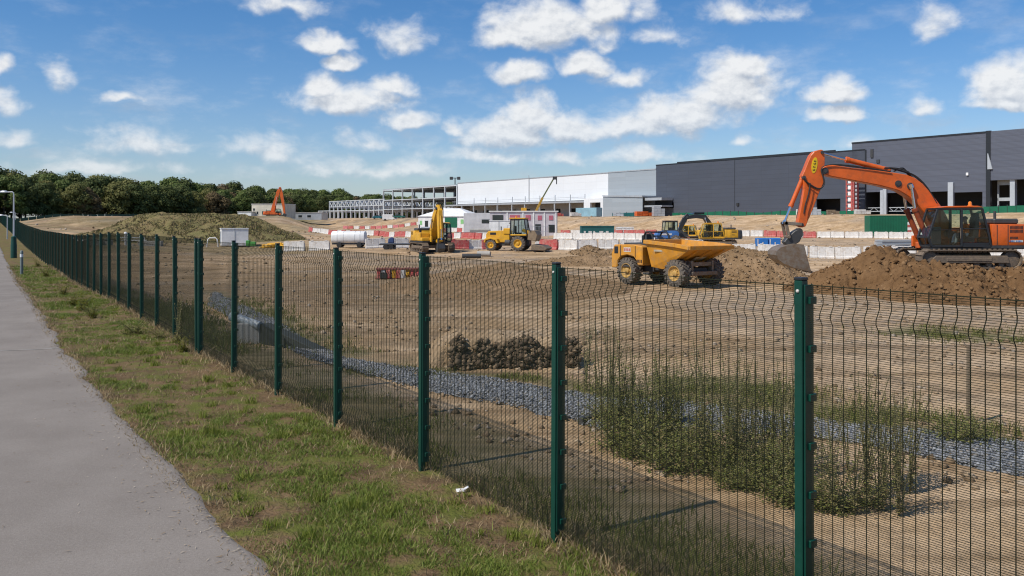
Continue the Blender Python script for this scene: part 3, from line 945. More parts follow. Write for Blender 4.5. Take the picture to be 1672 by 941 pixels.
# middle dark shed
sh, s0 = shed('warehouse', 'long low charcoal grey shed with plain walls between the silver shed and the red hoist', 1386, Z0)
xe = fs(1071) - s0; ztop = 16.15
mb = MB(); q = lambda px: fs(px) - s0
wall_open(mb, -4.5, xe, -1, ztop, [(q(1372), q(1333), 0, fz(1350, 325) - Z0), (q(1100), q(1075), fz(1088, 340) - Z0, fz(1088, 331) - Z0)])
mb.build('wall', C_dark, sh)
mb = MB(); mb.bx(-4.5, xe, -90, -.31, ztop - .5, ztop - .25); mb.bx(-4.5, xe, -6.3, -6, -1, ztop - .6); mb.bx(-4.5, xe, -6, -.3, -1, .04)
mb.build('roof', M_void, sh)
mb = MB(); mb.bx(-4.5, xe + .05, -.4, .1, ztop, ztop + .25); mb.bx(4, xe - 9, -.4, .05, ztop + .25, ztop + .6); mb.build('parapet_trim', M_frame, sh)
mb = MB(); mb.bx(-4.8, -4.5, -40, .2, -1, ztop); mb.build('end_wall', M_frame, sh)
for px, py in ((1205, 334),): 
    mb = MB(); mb.bx(q(px) - .4, q(px) + .4, .02, .3, fz(px, py) - Z0 - .4, fz(px, py) - Z0 + .4); mb.build('wall_vent', M_black, sh)
mb = MB()
for px in (1199,): mb.bx(q(px) - .05, q(px) + .05, .0, .04, 0, ztop)
mb.build('wall_seam', M_frame, sh)

# silver section with its lean-to
sh, s0 = shed('warehouse', 'silver clad shed between the white shed and the charcoal shed', 1071, Z0)
xe = fs(993) - s0; q = lambda px: fs(px) - s0
mb = MB(); mb.bx(.02, xe - .02, -80, -.05, -1, 14.9); mb.build('wall', C_silver, sh)
mb = MB(); mb.bx(.02, xe, -.1, .1, 14.9, 15.25); mb.build('parapet_trim', M_galv, sh)
x6 = q(1006)
mb = MB(); mb.prism([(-.2, 6.2), (x6, 6.9), (x6, 7.25), (-.2, 6.75)], 0, 6); mb.bx(-7.5, -.3, .31, 5, 5.2, 6.0); mb.build('lean_to_roof', M_galv, sh)
mb = MB(); mb.prism([(0, 6.2), (0, 0), (x6, 0), (x6, 6.85)], 5.5, 5.7); mb.build('lean_to_wall', C_silver, sh)
mb = MB(); mb.bx(-7.5, .2, .31, 4.9, 3.2, 3.7); mb.build('loading_ledge', M_galv, sh)
mb = MB(); mb.bx(-7.4, -.2, .5, .7, 3.7, 5.2); mb.build('loading_opening', M_void, sh)

a = Vector((OX, OY, 4.0)) + BD * fs(1028) + BN * 17; o = empty('shipping_container', (a.x, a.y, gz(a.x, a.y)), BRZ); tag(o, 'pale blue container standing before the silver lean-to', 'container')
mb = MB(); mb.bx(-5, 5, -1.2, 1.2, .1, 2.8); mb.build('body', paint('pale blue panel', (.25, .42, .50), .5, scale=.6), o, .04)
mb = MB()
for i in range(20): mb.bx(-4.8 + i * .49, -4.6 + i * .49, 1.2, 1.24, .3, 2.6)
mb.build('corrugation', MATS['pale blue panel'], o)

# white shed with the colonnade
sh, s0 = shed('warehouse', 'long white clad shed with an open colonnade along its foot', 993, Z0 + .2)
xe = fs(747) - s0; q = lambda px: fs(px) - s0; zb = 4.2; ztop = 14.6
zc = 5.9
mb = MB(); mb.bx(0, xe, -90, 0, zc, ztop); mb.build('wall', C_white, sh)
mb = MB(); mb.bx(0, xe, -.1, .15, ztop, ztop + .3); mb.build('parapet_trim', M_galv, sh)
mb = MB(); wall_open(mb, 0, xe, -1, zc - .02, [(q(948) + i * 9.5, q(948) + i * 9.5 + 4.5, .4, 3.3) for i in range(9)], -6.3, -6); mb.build('recess_wall', paint('plain grey wall', (.42, .42, .43), .7, scale=.3), sh)  # wall behind the columns has its own grey
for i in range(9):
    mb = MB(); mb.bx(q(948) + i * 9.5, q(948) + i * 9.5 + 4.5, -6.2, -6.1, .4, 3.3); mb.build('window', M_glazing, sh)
mb = MB(); mb.bx(q(966), xe + 6, -6, 3.2, zc - .9, zc - .3); mb.build('canopy', M_galv, sh)
for i in range(13):
    px_ = [965, 941, 916, 891, 867, 846, 822, 802, 783, 764, 748, 737, 727][i]
    mb = MB(); mb.bx(q(px_) - .28, q(px_) + .28, 2.5, 3.06, -1.5, zc - .92)
    if i < 9: mb.bx(q(px_) - .1, q(px_) + .1, 2.6, 2.8, zc - .3, zc + 2.0)
    mb.build('column', M_galv, sh)
mb = MB(); mb.bx(q(966), xe, 2.66, 2.74, zc + .9, zc + 1.0); mb.bx(q(966), xe, 2.66, 2.74, zc + .4, zc + .48); mb.build('guard_rail', M_galv, sh)
mb = MB(); wall_open(mb, q(1004), q(966), -1.5, 6.3, [(q(993), q(976), 0, 4.9)], 2.6, 3.4); mb.bx(q(1004), q(966), 0, 2.6, 6.0, 6.3); mb.bx(q(1004), q(1003.4), 0, 2.6, -1.5, 6.0); mb.build('entrance_block', C_white, sh)
mb = MB(); mb.bx(q(996), q(973), .1, .3, 0, 5.6); mb.build('entrance_door', M_void, sh)
mb = MB(); mb.cyl((q(864), .2, zc), (q(864), .2, ztop + 1.2), .12, 8); mb.build('downpipe', M_galv, sh)

# multi-storey steel frame
def steel_frame(name, label, pxa, pxb, zbase, levels, nb, deep, ny, truss=0):
    o, s0 = shed(name, label, pxa, zbase, 'steel frame')
    L = fs(pxb) - s0
    for j in range(ny):
        for i in range(nb + 1):
            mb = MB(); x = L * i / nb; y = -deep * j / max(1, ny - 1)
            w = .27
            mb.bx(x - w, x + w, y - w, y - w + .1, -1, levels[-1]); mb.bx(x - w, x + w, y + w - .1, y + w, -1, levels[-1]); mb.bx(x - .06, x + .06, y - w + .1, y + w - .1, -1, levels[-1])
            mb.build('column', M_frameg, o)
    for z in levels:
        mb = MB()
        for j in range(ny):
            y = -deep * j / max(1, ny - 1)
            mb.bx(0, L, y - .33, y + .33, z - .34, z)
        for i in range(nb + 1):
            x = L * i / nb
            mb.bx(x - .25, x + .25, -deep, 0, z - .85, z - .46)
        mb.build('floor_beam', M_frameg, o)
    if len(levels) > 1 and not truss:
        for z in levels[:-1]:
            mb = MB(); mb.bx(.5, L - .5, -deep, -3, z + .01, z + .2); mb.build('floor_deck', M_concrete, o)
    if truss:
        mb = MB()
        z0_, z1_ = levels[-2], levels[-1]
        for j in range(ny):
            y = -deep * j / max(1, ny - 1); nk = nb * 2
            for i in range(nk):
                mb.bar((L * i / nk, y, z0_ if i % 2 else z1_), (L * (i + 1) / nk, y, z1_ if i % 2 else z0_), .3)
        mb.build('truss', M_frameg, o)
    return o, L


o, L = steel_frame('steel_frame_building', 'tall bare steel frame of several storeys joined to the white shed', 746, 626, 4.2, [4.6, 9.0, 13.9], 7, 34, 3)
mb = MB(); mb.bx(.3, L, -34, .2, 13.92, 14.2); mb.build('roof_deck', M_galv, o)
mb = MB(); mb.bx(1, L * .55, -22, -21.6, 0, 13); mb.build('core_wall', paint('blockwork', (.22, .19, .17), .9, scale=.5), o)
steel_frame('steel_frame_building', 'low long steel frame with lattice trusses in front of the wood', 627, 538, 4.6, [4.0, 6.3, 9.2], 12, 30, 3, 1)
o, L = steel_frame('steel_frame_building', 'lowest flat steel canopy frame at the end of the steel frames', 560, 520, 4.6, [4.2], 6, 20, 2)

# floodlight mast on the frame
p = pt(743, 305, fy(743) + 6)
r_ = empty('floodlight_mast', (p.x, p.y, 4.5)); tag(r_, 'thin mast with two floodlights rising over the steel frame', 'mast')
mb = MB(); mb.cyl((0, 0, 0), (0, 0, 17), .22, 8); mb.bx(-2.0, 2.0, -.15, .15, 16.8, 17.1); mb.build('pole', M_dark, r_)
for s in (-1.6, 1.6):
    mb = MB(); mb.bx(s - .7, s + .7, -.4, .3, 16.2, 17.5); mb.build('floodlight', M_dark, r_, .1)

# cream site building far left of centre
def block_building(px0, px1, D, zt, label, mat, depth=9, rz=0, wins=()):
    a = at(px0, D); L = (px1 - px0) * D / F
    o = empty('site_building', (a.x, a.y, a.z - .3), rz); tag(o, label, 'building')
    h = zt
    mb = MB(); mb.bx(0, L, 0, depth, 0, h); mb.build('wall', mat, o)
    mb = MB(); mb.bx(-.15, L + .15, -.15, depth + .15, h, h + .25); mb.build('roof', M_offwhite, o)
    for a_, b_, c_, d_ in wins:
        mb = MB(); mb.bx(L * a_, L * b_, -.05, .1, h * c_, h * d_); f = mb.build('window', M_glazing, o)
        mb = MB(); mb.bx(L * a_ - .1, L * b_ + .1, -.09, -.051, h * c_ - .12, h * c_); mb.build('sill', M_offwhite, f)
    return o


block_building(411, 466, 330, 5.3, 'cream two storey block behind the long raised orange boom', M_cream, 12, R(-6), [(.15, .2, .3, .5), (.32, .46, .28, .52), (.58, .72, .28, .52), (.76, .9, .28, .52), (.04, .1, .55, .72)])
block_building(388, 411, 327, 2.3, 'low white flat roofed wing on the left of the cream block', M_white, 10, R(-6), [(.2, .4, .3, .7)])
block_building(467, 526, 345, 2.6, 'long low grey hut beside the cream block and the low steel canopy', M_galv, 9, R(-4), [(.1, .2, .35, .7), (.35, .45, .35, .7), (.6, .7, .35, .7)])

# green hoarding along the top of the bank
def hoarding(label, pa, pb, Da, Db, h, mat, n, name='hoarding'):
    a, b = at(pa, Da), at(pb, Db)
    o = empty(name, a); tag(o, label, 'hoarding')
    for i in range(n):
        p0 = a.lerp(b, i / n); p1 = a.lerp(b, (i + 1) / n - .004)
        p0.z = gz(p0.x, p0.y); p1.z = gz(p1.x, p1.y)
        mb = MB(); mb.bar(p0 - a + Vector((0, 0, h / 2 - .2)), p1 - a + Vector((0, 0, h / 2 - .2)), .06, h)
        mb.build('panel', mat, o)
        mb = MB(); q0 = p0 - a; mb.bx(q0.x - .06, q0.x + .06, q0.y + .06, q0.y + .18, -.4 + q0.z, h + q0.z); mb.build('post', M_dark, o)
    return o


def wd_(px, w): # distance at which the line of sight px meets the line w metres in front of the sheds
    return (233.9 - w / .82) / ((px - CX) / F + .694)


hoarding('green site hoarding running along the foot of the charcoal shed', 1098, 1400, wd_(1098, 26), wd_(1400, 26), 1.25, M_greenp, 22)
hoarding('green netting fence on the bank to the right, behind the orange excavator body', 1500, 1720, wd_(1500, 30), wd_(1720, 30), 1.6, M_greenp, 16)
hoarding('short teal hoarding before the silver lean-to', 1000, 1072, wd_(1000, 30), wd_(1072, 30), 1.3, M_teal, 6)
hoarding('dark green boundary fence under the trees at the far left', 20, 260, 262, 300, 1.1, M_green, 20)

# red hoist between the two dark sheds
p = pt(1391.5, 350, wd_(1391, 4))
r_ = empty('hoist_tower', (p.x, p.y, 3.9), BRZ); tag(r_, 'red and white hoist tower standing between the two dark sheds', 'hoist')
hgt_ = EYE - (276 - HY) * p.y / F - 3.9
mb = MB()
for x_ in (-1.0, 1.0):
    for y_ in (-.8, .8): mb.bx(x_ - .13, x_ + .13, y_ - .13, y_ + .13, 0, hgt_)
nz_ = 12
for i in range(nz_): mb.bx(-1, 1, .72, .9, hgt_ * i / nz_, hgt_ * i / nz_ + .35); mb.bx(-1, 1, -.9, -.72, hgt_ * i / nz_, hgt_ * i / nz_ + .35)
mb.build('mast', M_red, r_)
for i in range(7):
    mb = MB(); mb.bx(-.6, .5, .92, 1.0, .8 + i * 1.45, 1.7 + i * 1.45); mb.build('white_plate', M_white, r_)
mb = MB(); mb.bx(-.8, -.3, .92, 1.05, .2, hgt_ * .85); mb.build('red_strip', M_red, r_)

# ------------------------------------------------------------------ cabins, tent and containers
def cabin(name, label, cat, px0, px1, pyt, D, mat, depth=2.4, rz=0, base=None):
    a = at(px0, D); L = (px1 - px0) * D / F
    o = empty(name, a, rz); tag(o, label, cat)
    h = EYE - (pyt - HY) * D / F - a.z
    mb = MB(); mb.bx(0, L, 0, depth, .08, h); mb.build('wall', mat, o, .03)
    return o, L, h


# marquee
D = 262; a = at(727, D); o = empty('marquee', a, R(-14)); tag(o, 'big white tent with a low hipped roof and a green door behind the yellow excavator', 'tent')
wl, dp, he, ha = 17.0, 14.0, 3.9, 6.6
mb = MB(); mb.bx(-wl / 2, wl / 2, 0, dp, 0, he); mb.build('wall', M_white, o)
mb = MB(); rg = [[Vector((-wl / 2 - .3, -.3, he)), Vector((wl / 2 + .3, -.3, he)), Vector((wl / 2 + .3, dp + .3, he)), Vector((-wl / 2 - .3, dp + .3, he))],
                 [Vector((-2.6, dp / 2 - 1, ha - .2)), Vector((2.6, dp / 2 - 1, ha - .2)), Vector((2.6, dp / 2 + 1, ha - .2)), Vector((-2.6, dp / 2 + 1, ha - .2))]]
mb.loft(rg); mb.build('roof', M_white, o)
mb = MB(); mb.bx(-.1, 3.7, -.08, .05, .1, 3.6); mb.build('door', M_greenp, o)
mb = MB(); mb.bx(-6.4, -5.4, -.06, .05, .2, 2.6); mb.build('window', M_glazing, o)
mb = MB(); mb.bx(-8, -7.3, -.06, .05, 1.4, 2.6); mb.bx(4.8, 5.7, -.06, .05, 1.7, 3.0); mb.bx(5.9, 6.4, -.06, .05, 1.7, 3.0); mb.build('sign', paint('green sign', (.25, .55, .22), .5), o)
# two-storey cabin
o, L, h = cabin('site_cabin', 'two storey pale grey site cabin with red signs behind the yellow loader', 'cabin', 800, 910, 346, 173, paint('pale cabin', (.50, .47, .50), .55, dirt=(.42, .33, .34), amt=.2, scale=.7), 6, R(-3))
mb = MB(); mb.bx(-.2, L + .2, -.2, 6.2, h, h + .18); mb.build('roof', M_white, o)
for x0_, x1_, z0_, z1_, m_, nm in [(3.9, 5.9, 3.3, 4.3, M_pink, 'sign'), (7.0, 8.0, 3.3, 4.3, M_pink, 'sign'), (9.4, 10.2, 3.3, 4.2, M_pink, 'sign'), (11.6, 12.4, 3.3, 4.2, M_pink, 'sign'),
                                   (8.9, 10.0, .2, 2.5, M_glazing, 'door'), (11.5, 12.7, .9, 2.4, M_glazing, 'window'), (.5, 2.6, 3.2, 4.3, M_glazing, 'window')]:
    mb = MB(); mb.bx(x0_, x1_, -.07, .05, z0_, z1_); mb.build(nm, m_, o)
mb = MB()
for x_ in (3.4, 6.5, 8.6, 10.7, 12.95): mb.bx(x_ - .12, x_ + .12, -.1, -.02, 0, h)
mb.build('corner_post', M_white, o)
o, L, h = cabin('site_cabin', 'low grey cabin with a dark window between the tent and the two storey cabin', 'cabin', 757, 801, 348, 190, paint('light cabin', (.56, .56, .57), .55, dirt=(.4, .36, .33), amt=.2, scale=.7), 5, 0)
mb = MB(); mb.bx(3.9, 5.6, -.06, .05, 2.6, 3.4); mb.build('window', M_glazing, o)
# white toilet block
o, L, h = cabin('toilet_block', 'white windowless toilet cabin with a double door left of the yellow loader', 'cabin', 799, 834, 361, 160, M_white, 2.5, R(-4))
mb = MB(); mb.bx(L * .44, L * .46, -.03, .02, .2, h - .1); mb.build('door_gap', M_dark, o)
mb = MB(); mb.bx(L * .93, L * .97, -.03, .02, h - .5, h - .3); mb.build('vent', M_dark, o)
mb = MB(); mb.bx(-.08, L + .08, -.08, 2.6, h, h + .1); mb.build('roof', M_white, o)
# white store at the grassy mound
o, L, h = cabin('storage_container', 'small white storage container at the foot of the grassy mound', 'container', 361.5, 404, 374, 100, M_white, 2.2, R(22))
mb = MB(); mb.bx(L * .48, L * .50, -.03, .02, .1, h); mb.build('door_gap', M_galv, o)
mb = MB(); mb.bx(-.05, L + .05, -.05, 2.25, h, h + .07); mb.build('roof', M_white, o)
mb = MB(); mb.bx(-.03, .02, .3, .5, .3, h - .3); mb.bx(-.03, .02, 1.0, 1.2, .3, h - .3); mb.bx(-.03, .02, 1.6, 1.75, .3, h - .3); mb.build('vent', M_greyst, o)
mb = MB(); mb.bx(L * .45, L * .6, -.5, -.1, .1, .75); mb.bx(L * .62, L * .82, -.5, -.1, .1, .6)
o = mb.build('jerry_cans', paint('green plastic', (.05, .22, .04), .5), None, .05); o.location = at(384, 99); tag(o, 'green plastic bins in front of the small white container', 'bins')
# green container
o, L, h = cabin('shipping_container', 'dark green shipping container behind the excavator boom foot', 'container', 1420, 1483, 352, 140, M_greenp, 2.4, R(-3))
mb = MB()
for i in range(24): mb.bx(.1 + i * (L - .2) / 24, .1 + i * (L - .2) / 24 + .12, -.035, .02, .2, h - .15)
mb.build('corrugation', M_greenp, o)
mb = MB(); mb.bx(0, L, -.04, .03, h - .12, h); mb.bx(0, L, -.04, .03, .05, .2); mb.build('rail', M_greenp, o)
# chequered marker post beside it
a = at(1485, 137); o = empty('marker_post', a); tag(o, 'red and white banded post beside the green container', 'post')
for i in range(6):
    mb = MB(); mb.bx(-.25, .25, -.1, .1, i * .42, i * .42 + .42); mb.build('band', M_white if i % 2 else M_red, o)
# dark teal container
o, L, h = cabin('skip_container', 'dark teal open container with white marks behind the red and white barriers', 'container', 949, 1003, 369, 150, M_teal, 2.2, R(2))
mb = MB()
for a_, w_ in ((.08, .06), (.22, .1), (.37, .05), (.55, .12), (.75, .08)): mb.bx(L * a_, L * (a_ + w_), -.05, .02, h * .25, h * .6)
mb.build('marking', M_offwhite, o)
mb = MB(); mb.bx(-.05, L + .05, -.08, .03, h - .12, h + .02); mb.build('rim', M_teal, o)
# ------------------------------------------------------------------ machines
def ribbon(pts, hw):
    """outline round a centre line in x,z with a half height per point"""
    up, dn = [], []
    for i, p in enumerate(pts):
        a = Vector(pts[max(i - 1, 0)]); b = Vector(pts[min(i + 1, len(pts) - 1)])
        d = (b - a).normalized(); n_ = Vector((-d.y, d.x))
        up.append(tuple(Vector(p) + n_ * hw[i])); dn.append(tuple(Vector(p) - n_ * hw[i]))
    return up + dn[::-1]


def smooth_line(pts, n=4):
    out = []
    for i in range(len(pts) - 1):
        p0, p1, p2, p3 = [Vector(pts[max(0, min(len(pts) - 1, j))]) for j in (i - 1, i, i + 1, i + 2)]
        for k_ in range(n):
            t_ = k_ / n
            out.append(.5 * ((2 * p1) + (p2 - p0) * t_ + (2 * p0 - 5 * p1 + 4 * p2 - p3) * t_ ** 2 + (3 * p1 - p0 - 3 * p2 + p3) * t_ ** 3))
    return out + [Vector(pts[-1])]


def add_track(root, y, L, h, w, x0=0.0, shoes=44):
    r = h / 2; s = L - h
    per = 2 * s + 2 * math.pi * r

    def pos(t_):
        t_ %= per
        if t_ < s: return (x0 - s / 2 + t_, h, 0)
        t_ -= s
        if t_ < math.pi * r:
            a = t_ / r; return (x0 + s / 2 + math.sin(a) * r, r + math.cos(a) * r, a)
        t_ -= math.pi * r
        if t_ < s: return (x0 + s / 2 - t_, 0, math.pi)
        t_ -= s; a = math.pi + t_ / r
        return (x0 - s / 2 + math.sin(a) * r, r + math.cos(a) * r, a)
    mb = MB()
    for i in range(shoes):
        x, z, a = pos(per * i / shoes); p = per / shoes
        M = Matrix.Rotation(a, 3, 'Y')
        c = Vector((x, y, z + (0 if 0 < a < math.pi else 0)))
        mb.box(c + M @ Vector((0, 0, -.03)), (p * .96, w, .05), M)
        mb.box(c + M @ Vector((p * .3, 0, .015)), (.03, w, .05), M)
        mb.box(c + M @ Vector((0, 0, -.085)), (p * .8, w * .35, .08), M)
    tr = mb.build('track', M_track, root)
    mb = MB(); mb.prism([(x0 - s / 2 + .1, r - .17), (x0 + s / 2 - .2, r - .17), (x0 + s / 2 - .1, r), (x0 + s / 2 - .25, r + .15), (x0 - s / 2 + .2, r + .15)], y - w * .38, y + w * .42)
    mb.bx(x0 - s * .25, x0 + s * .3, y - w * .46, y + w * .46, r - .1, r + .06)
    mb.build('track_frame', M_track, tr, .02)
    for x_, nm in ((x0 - s / 2, 'drive_sprocket'), (x0 + s / 2, 'idler_wheel')):
        mb = MB(); mb.lathe((x_, y - w * .3, r), (0, 1, 0), [(0, .1), (0, r * .45), (.02, r * .82), (w * .6 - .02, r * .82), (w * .6, r * .45), (w * .6, .1)], 20)
        mb.build(nm, M_track, tr, 0, True)
    for i in range(6):
        mb = MB(); x_ = x0 - s / 2 + s * (i + .8) / 6.6; mb.lathe((x_, y - w * .3, .2), (0, 1, 0), [(0, .05), (0, .12), (w * .6, .12), (w * .6, .05)], 12)
        mb.build('roller', M_track, tr, 0, True)
    return tr


def cylinder(root, name, p0, pm, p1, rb, rr, mb_mat, rod_mat=None):
    """hydraulic ram: barrel p0..pm, rod pm..p1"""
    mb = MB(); mb.cyl(p0, pm, rb, 12)
    d = (Vector(pm) - Vector(p0)).normalized(); mb.cyl(Vector(pm) - d * .12, Vector(pm) + d * .02, rb * 1.18, 12); mb.cyl(p0, Vector(p0) + d * .12, rb * 1.15, 12)
    b = mb.build(name, mb_mat, root, 0, True)
    mb = MB(); mb.cyl(pm, p1, rr, 10); mb.cyl(Vector(p1) - d * .1, Vector(p1) + d * .08, rr * 1.7, 10)
    mb.build('rod', rod_mat or M_chrome, b, 0, True)
    return b


def pins(mb, lst, y0, y1, r):
    for x, z in lst: mb.cyl((x, y0, z), (x, y1, z), r, 12)


def excavator(label, loc, rz, scale, mat, bmat, g):
    o = empty('excavator', loc, rz, scale); tag(o, label, 'excavator')
    hw = .30
    for s_ in (-1, 1): add_track(o, s_ * 1.25, g.get('tl', 4.35), .82, .6, g.get('tx', .25))
    mb = MB(); mb.bx(-.9, 1.3, -.95, .95, .32, .62); mb.lathe((0, 0, .58), (0, 0, 1), [(0, .3), (0, .75), (.26, .75), (.26, .3)], 28); mb.build('undercarriage', M_track, o, .03)
    # upper structure
    mb = MB(); mb.bx(-2.6, 1.55, -1.35, 1.36, .84, .98); mb.bx(-.4, 1.9, .32, 1.36, .80, .94); mb.build('deck', M_frame, o, .03)
    mb = MB(); mb.bx(-2.25, -.72, -1.36, 1.33, .98, 1.92); mb.build('engine_housing', mat, o, .05, True, 2)
    mb = MB(); mb.bx(-2.5, -.3, 1.34, 1.362, .90, 1.0); mb.bx(-1.42, -1.40, 1.33, 1.345, 1.0, 1.9); mb.bx(-.95, -.93, 1.33, 1.345, 1.0, 1.9); mb.build('panel_seam', M_dark, o)
    mb = MB()
    for row, (za, zb) in enumerate([(1.72, 1.84), (1.55, 1.68), (1.28, 1.38)]):
        for i in range(11 if row < 2 else 7): mb.bx(-1.5 - i * .052 - .026, -1.5 - i * .052, 1.325, 1.342, za, zb)
    for z_ in (1.72, 1.55): 
        for i in range(10): mb.bx(-1.5 - i * .052 - .026, -1.5 - i * .052, -1.372, -1.35, z_, z_ + .12)
    mb.build('louvre', M_frame, o)
    if g.get('decal'):
        mb = MB(); mb.bx(-2.06, -1.55, 1.328, 1.34, 1.14, 1.23); mb.build('decal', M_offwhite, o)
        mb = MB()
        for i in range(9): 
            if i != 4: mb.bx(-1.5 - i * .06, -1.465 - i * .06, 1.336, 1.346, 1.155, 1.215)
        mb.build('lettering', M_blue, o)
    prof = [Vector((-2.25, 0, 0))]
    cw = [(-2.25, -1.36), (-2.62, -1.25), (-2.86, -.8), (-2.92, 0), (-2.86, .8), (-2.62, 1.25), (-2.25, 1.345)]
    mb = MB(); mb.loft([[Vector((x, y, .86)) for x, y in cw], [Vector((x - .02, y, 1.2)) for x, y in cw], [Vector((x + .05, y * .98, 1.86)) for x, y in cw]]); mb.build('counterweight', mat if not g.get('cwmat') else g['cwmat'], o, .05, True)
    mb = MB(); mb.bx(-2.05, -.95, -1.1, 1.05, 1.92, 2.16); mb.build('hood', M_dark, o, .06, True)
    mb = MB(); mb.cyl((-1.9, -.6, 2.1), (-1.9, -.6, 2.5), .06, 10); mb.build('exhaust', M_dark, o)
    mb = MB(); mb.bx(-.7, .9, -1.36, -.42, .98, 1.75); mb.bx(.9, 1.5, -1.36, -.5, .98, 1.3); mb.build('tool_box', mat, o, .05)
    mb = MB(); mb.bx(1.55, 1.95, .22, .36, .86, 1.45); mb.bx(1.6, 1.9, -.6, -.45, .9, 1.4); mb.bx(1.45, 1.98, -.02, .34, .84, 1.12); mb.build('boom_bracket', mat, o, .03)
    mb = MB(); mb.lathe((1.95, .28, 1.3), (1, 0, 0), [(0, .03), (0, .08), (.04, .075)], 12); mb.build('headlight', M_offwhite, o)
    # cab
    cf = [(1.90, .96), (2.02, 1.35), (1.62, 2.58), (-.30, 2.58), (-.62, 1.3), (-.66, .96)]
    cab = MB(); w = .09
    for y in (.36, 1.33):
        c3 = [Vector((x, y, z)) for x, z in cf]
        for i in range(6): cab.bar(c3[i], c3[(i + 1) % 6], w, w)
        cab.bar((.60, y, .96), (.60, y, 2.58), w * 1.4, w)
        cab.bar((-.56, y, 1.72), (.55, y, 1.72), .05)
        if y > 1: cab.bar((.62, y, 1.68), (1.9, y, 1.66), .035)
    for x, z in cf[:4] + [cf[4]]: cab.bar((x, .36, z), (x, 1.33, z), w, w)
    cab.bx(-.64, 1.88, .34, 1.35, .90, 1.0)
    cab.bx(-.6, .56, 1.28, 1.345, 1.0, 1.12)
    cabo = cab.build('cab', g.get('cabmat', M_frame), o, .012)
    mb = MB(); rp = [(1.70, 2.62), (1.2, 2.70), (-.1, 2.71), (-.36, 2.64)]
    mb.prism(rp, .30, 1.39); mb.build('roof', mat if not g.get('roofmat') else g['roofmat'], cabo, .02)
    for i, (pl, nm) in enumerate([([(1.88, 1.0), (1.99, 1.35), (1.60, 2.55), (.66, 2.55), (.66, 1.0)], 'door_glass'), ([(.54, 1.74), (.54, 2.55), (-.28, 2.55), (-.50, 1.74)], 'side_glass'), ([(.54, 1.14), (.54, 1.7), (-.51, 1.7), (-.6, 1.3), (-.6, 1.14)], 'side_glass')]):
        for y in (.36, 1.335):
            mb = MB(); mb.prism(pl, y - .006, y + .006); mb.build(nm, M_glass, cabo)
    mb = MB()
    mb.add([(2.0, .40, 1.38), (2.0, 1.29, 1.38), (1.61, 1.29, 2.54), (1.61, .40, 2.54)], [(0, 1, 2, 3)])
    mb.add([(1.885, .40, 1.0), (1.885, 1.29, 1.0), (2.0, 1.29, 1.34), (2.0, .40, 1.34)], [(0, 1, 2, 3)])
    mb.build('windscreen', M_glass, cabo)
    mb = MB(); mb.add([(-.31, .40, 2.54), (-.31, 1.29, 2.54), (-.6, 1.29, 1.35), (-.6, .4, 1.35)], [(0, 1, 2, 3)]); mb.build('rear_glass', M_glass, cabo)
    mb = MB(); mb.bx(-.1, .55, .55, 1.12, 1.12, 1.38); mb.prism([(-.28, 1.3), (-.05, 1.3), (-.16, 2.25), (-.33, 2.25)], .58, 1.10); mb.bx(-.36, -.16, .68, 1.0, 2.2, 2.42)
    mb.bx(.35, .75, .42, .54, 1.3, 1.62); mb.bx(.35, .75, 1.14, 1.25, 1.3, 1.55)
    mb.bx(1.1, 1.55, .5, .6, 1.0, 1.8); mb.build('seat', M_seat, cabo, .03)
    mb = MB(); mb.bar((.66, 1.385, 1.3), (.66, 1.385, 1.75), .03); mb.build('door_handle', M_steel, cabo)
    mb = MB(); mb.lathe((-.05, .8, 2.71), (0, 0, 1), [(0, .11), (.03, .11), (.03, .08), (.16, .07), (.2, .03)], 12); mb.build('beacon', paint('beacon orange', (.75, .22, .02), .3), cabo, 0, True)
    mb = MB(); mb.tube([(1.75, 1.35, 1.0), (2.15, 1.35, 1.05), (2.2, 1.35, 1.35), (2.15, 1.35, 1.75), (1.8, 1.35, 1.85)], .02, 6); mb.build('grab_rail', M_frame, o)
    mb = MB(); mb.tube([(1.4, -1.3, 1.3), (1.5, -1.45, 2.0)], .015, 6); mb.bx(1.45, 1.5, -1.58, -1.36, 1.8, 2.15); mb.build('mirror', M_frame, o)
    # boom and arm
    yb = g.get('yb', -.05)
    mb = MB(); mb.prism(g['boom'], yb - hw, yb + hw); bo = mb.build('boom', bmat, o, .03)
    for pn in g['boom_pins']:
        mb = MB(); mb.lathe((pn[0], yb - hw - .06, pn[1]), (0, 1, 0), [(0, .02), (0, .09), (.03, .09), (.03, .15), (2 * hw + .09, .15), (2 * hw + .09, .09), (2 * hw + .12, .09), (2 * hw + .12, .02)], 14); mb.build('pin', M_dark, bo, 0, True)
    mb = MB(); mb.prism(g['arm'], yb - .21, yb + .21); ar = mb.build('arm', bmat, o, .025)
    for pn in g['arm_pins']:
        mb = MB(); pins(mb, [pn], yb - .27, yb + .27, .08); mb.build('pin', M_dark, ar, 0, True)
    a = g['arm_ram']; cylinder(o, 'arm_cylinder', (a[0][0], yb, a[0][1]), (a[1][0], yb, a[1][1]), (a[2][0], yb, a[2][1]), .12, .06, bmat)
    a = g['bucket_ram']; cylinder(o, 'bucket_cylinder', (a[0][0], yb, a[0][1]), (a[1][0], yb, a[1][1]), (a[2][0], yb, a[2][1]), .10, .055, bmat)
    for y in (yb - .42, yb + .42):
        a = g['boom_ram']; cylinder(o, 'boom_cylinder', (a[0][0], y, a[0][1]), (a[1][0], y, a[1][1]), (a[2][0], y, a[2][1]), .12, .06, g.get('rammat', bmat))
    for hs in g.get('hoses', []):
        mb = MB()
        for dy in (-.1, .02, .14):
            mb.tube([(p[0] + dy * .2, yb + dy + hs[1], p[1] + abs(dy) * .25) for p in smooth_line(hs[0])], .024, 6)
        mb.build('hose', M_black, bo, 0, True)
    mb = MB()
